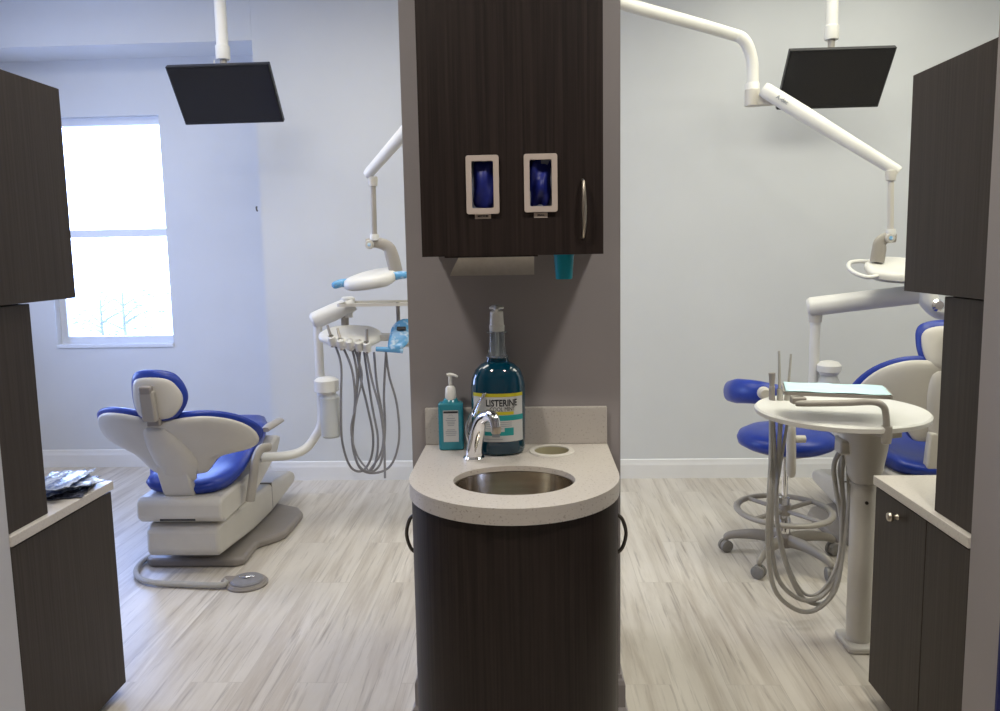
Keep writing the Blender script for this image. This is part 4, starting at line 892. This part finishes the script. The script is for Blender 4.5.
for i, (px, py, px2, py2, m_, r_) in enumerate(((772, 398, 772, 373, 'taupeplastic', .011), (780, 397, 779, 351, 'hosebeige', .0055), (787, 397, 791, 354, 'hosebeige', .005))):
    y_ = tp.y+.17
    q0, q1 = at(px, py+5, y_), at(px2, py2, y_)
    hh_ = obj('instrument', tube(BM(), [q0, q0.lerp(q1, .25 if i else .5), q0.lerp(q1, .3 if i else .6), q1], [.012, .011, r_ if i else .009, r_*.8 if i else .013], 12, 3), m_, tb_, True)
obj('instrument_grommet', tube(BM(), [at(766, 403, tp.y+.17), at(793, 403, tp.y+.17)], .011, 10), 'cream', tb_, True)
def hose2(pts, r=.0085): return obj('hose', tube(BM(), [at(*p) for p in pts], r, 10, 7), 'hosebeige', tb_, True)
yb = tp.y
hose2([(771, 412, yb+.16), (771, 450, yb+.10), (769, 500, yb-.03), (768, 550, yb-.03), (775, 590, yb), (795, 609, yb+.03), (815, 610, yb+.05), (835, 590, yb+.06), (843, 550, yb+.05), (849, 500, yb+.03), (848, 465, yb+.02), (846, 452, yb)])
hose2([(772, 412, yb+.16), (774, 450, yb+.10), (772, 500, yb-.01), (772, 550, yb), (780, 582, yb+.02), (800, 599, yb+.04), (820, 597, yb+.06), (836, 575, yb+.07), (842, 530, yb+.06), (836, 490, yb+.04), (834, 465, yb+.02), (841, 450, yb)])
hose2([(781, 412, yb+.16), (779, 450, yb+.10), (776, 500, yb+.03), (782, 550, yb+.03), (797, 590, yb+.05), (812, 603, yb+.07), (828, 600, yb+.07), (840, 570, yb+.05), (844, 520, yb+.05), (842, 480, yb+.04), (843, 455, yb+.02)])
hose2([(789, 412, yb+.16), (783, 450, yb+.10), (777, 490, yb+.03), (779, 530, yb+.04), (790, 570, yb+.05), (805, 594, yb+.06), (822, 590, yb+.07), (838, 560, yb+.05), (842, 500, yb+.04), (839, 470, yb+.04), (842, 455, yb+.03)], .0055)
obj('hose_block', box(BM(), at(843, 446, yb), (.04, .06, .05)), 'cream', tb_, True, bevel=.008)

# tray holder arm + tray
yt = tp.y-.17
arm = [at(796, 403, yt-.02), at(805, 403.5, yt-.03), at(845, 403, yt-.05), at(872, 402, yt-.09), at(883, 406, yt-.10), at(886, 416, yt-.10), at(886.5, 434, yt-.10)]
zb = at(887, 442, yt-.10)
ta_ = thing('tray_arm', 'bent grey bracket arm carrying the tray at the front of the round table', 'bracket', (zb.x, zb.y, zb.z))
obj('arm', tube(BM(), arm, .0105, 12, 5), 'beige', ta_, True)
obj('clamp', lathe(BM(), [(0, -.02), (.014, -.02), (.016, 0), (.016, .035), (0, .035)], 18, T(*at(886.5, 437, yt-.10)), cap=False), 'beige', ta_, True)
obj('clamp_foot', box(BM(), at(875, 430, yt+.02), (.07, .16, .02), Matrix.Rotation(.3, 3, 'Z')), 'beige', ta_, True, bevel=.004)
obj('tray_mount', box(BM(), at(798, 400, yt-.01), (.045, .035, .022)), 'beige', ta_, True, bevel=.004)
z_t = at(845, 398, yt-.08).z+.002
xa, xb = at(794, 397, yt-.05).x, at(901, 397, yt-.05).x
tt = thing('instrument_tray', 'grey tray lined with pale turquoise paper above the round table', 'tray', ((xa+xb)/2, yt, z_t-.01))
tbm = tray(BM(), 0, 0, z_t-.008, xb-xa-.01, .185, .010); bmesh.ops.transform(tbm, matrix=T((xa+xb)/2, yt+.05, 0) @ Matrix.Rotation(math.radians(-16), 4, 'Z'), verts=tbm.verts)
obj('tray_base', tbm, 'beige', tt, True, auto=30)
bm = BM(); nx, ny = 20, 12; cx_, cy_ = (xa+xb)/2, yt+.05
def pz(a, b):
    e = max(abs(a), abs(b)); return z_t+.0015+(.004 if e > .92 else 0)+.0012*math.sin(7*a)*math.sin(5*b)
gg = [[bm.verts.new((cx_+(xb-xa)*.465*a, cy_+.086*b, pz(a, b))) for b in [(-1+2*j/ny) for j in range(ny+1)]] for a in [(-1+2*i/nx) for i in range(nx+1)]]
for i in range(nx):
    for j in range(ny): bm.faces.new((gg[i][j], gg[i+1][j], gg[i+1][j+1], gg[i][j+1]))
bmesh.ops.transform(bm, matrix=T(cx_, cy_, 0) @ Matrix.Rotation(math.radians(-16), 4, 'Z') @ T(-cx_, -cy_, 0), verts=bm.verts)
o = obj('paper_liner', bm, 'cyanbib', None); sm = o.modifiers.new('solid', 'SOLIDIFY'); sm.thickness = .0006
tag(o, 'pale turquoise paper liner lying in the grey tray', 'tray liner')

# small hook by the wall corner
q = at(257, 209, YF); bm = tube(BM(), [(q.x, YF+.001, q.z+.012), (q.x, YF-.010, q.z+.010), (q.x+.003, YF-.014, q.z-.006), (q.x+.006, YF-.010, q.z-.014)], .005, 8, 4)
tag(obj('wall_hook', bm, 'bronze'), 'tiny dark hook on the wall corner to the right of the window', 'hook')
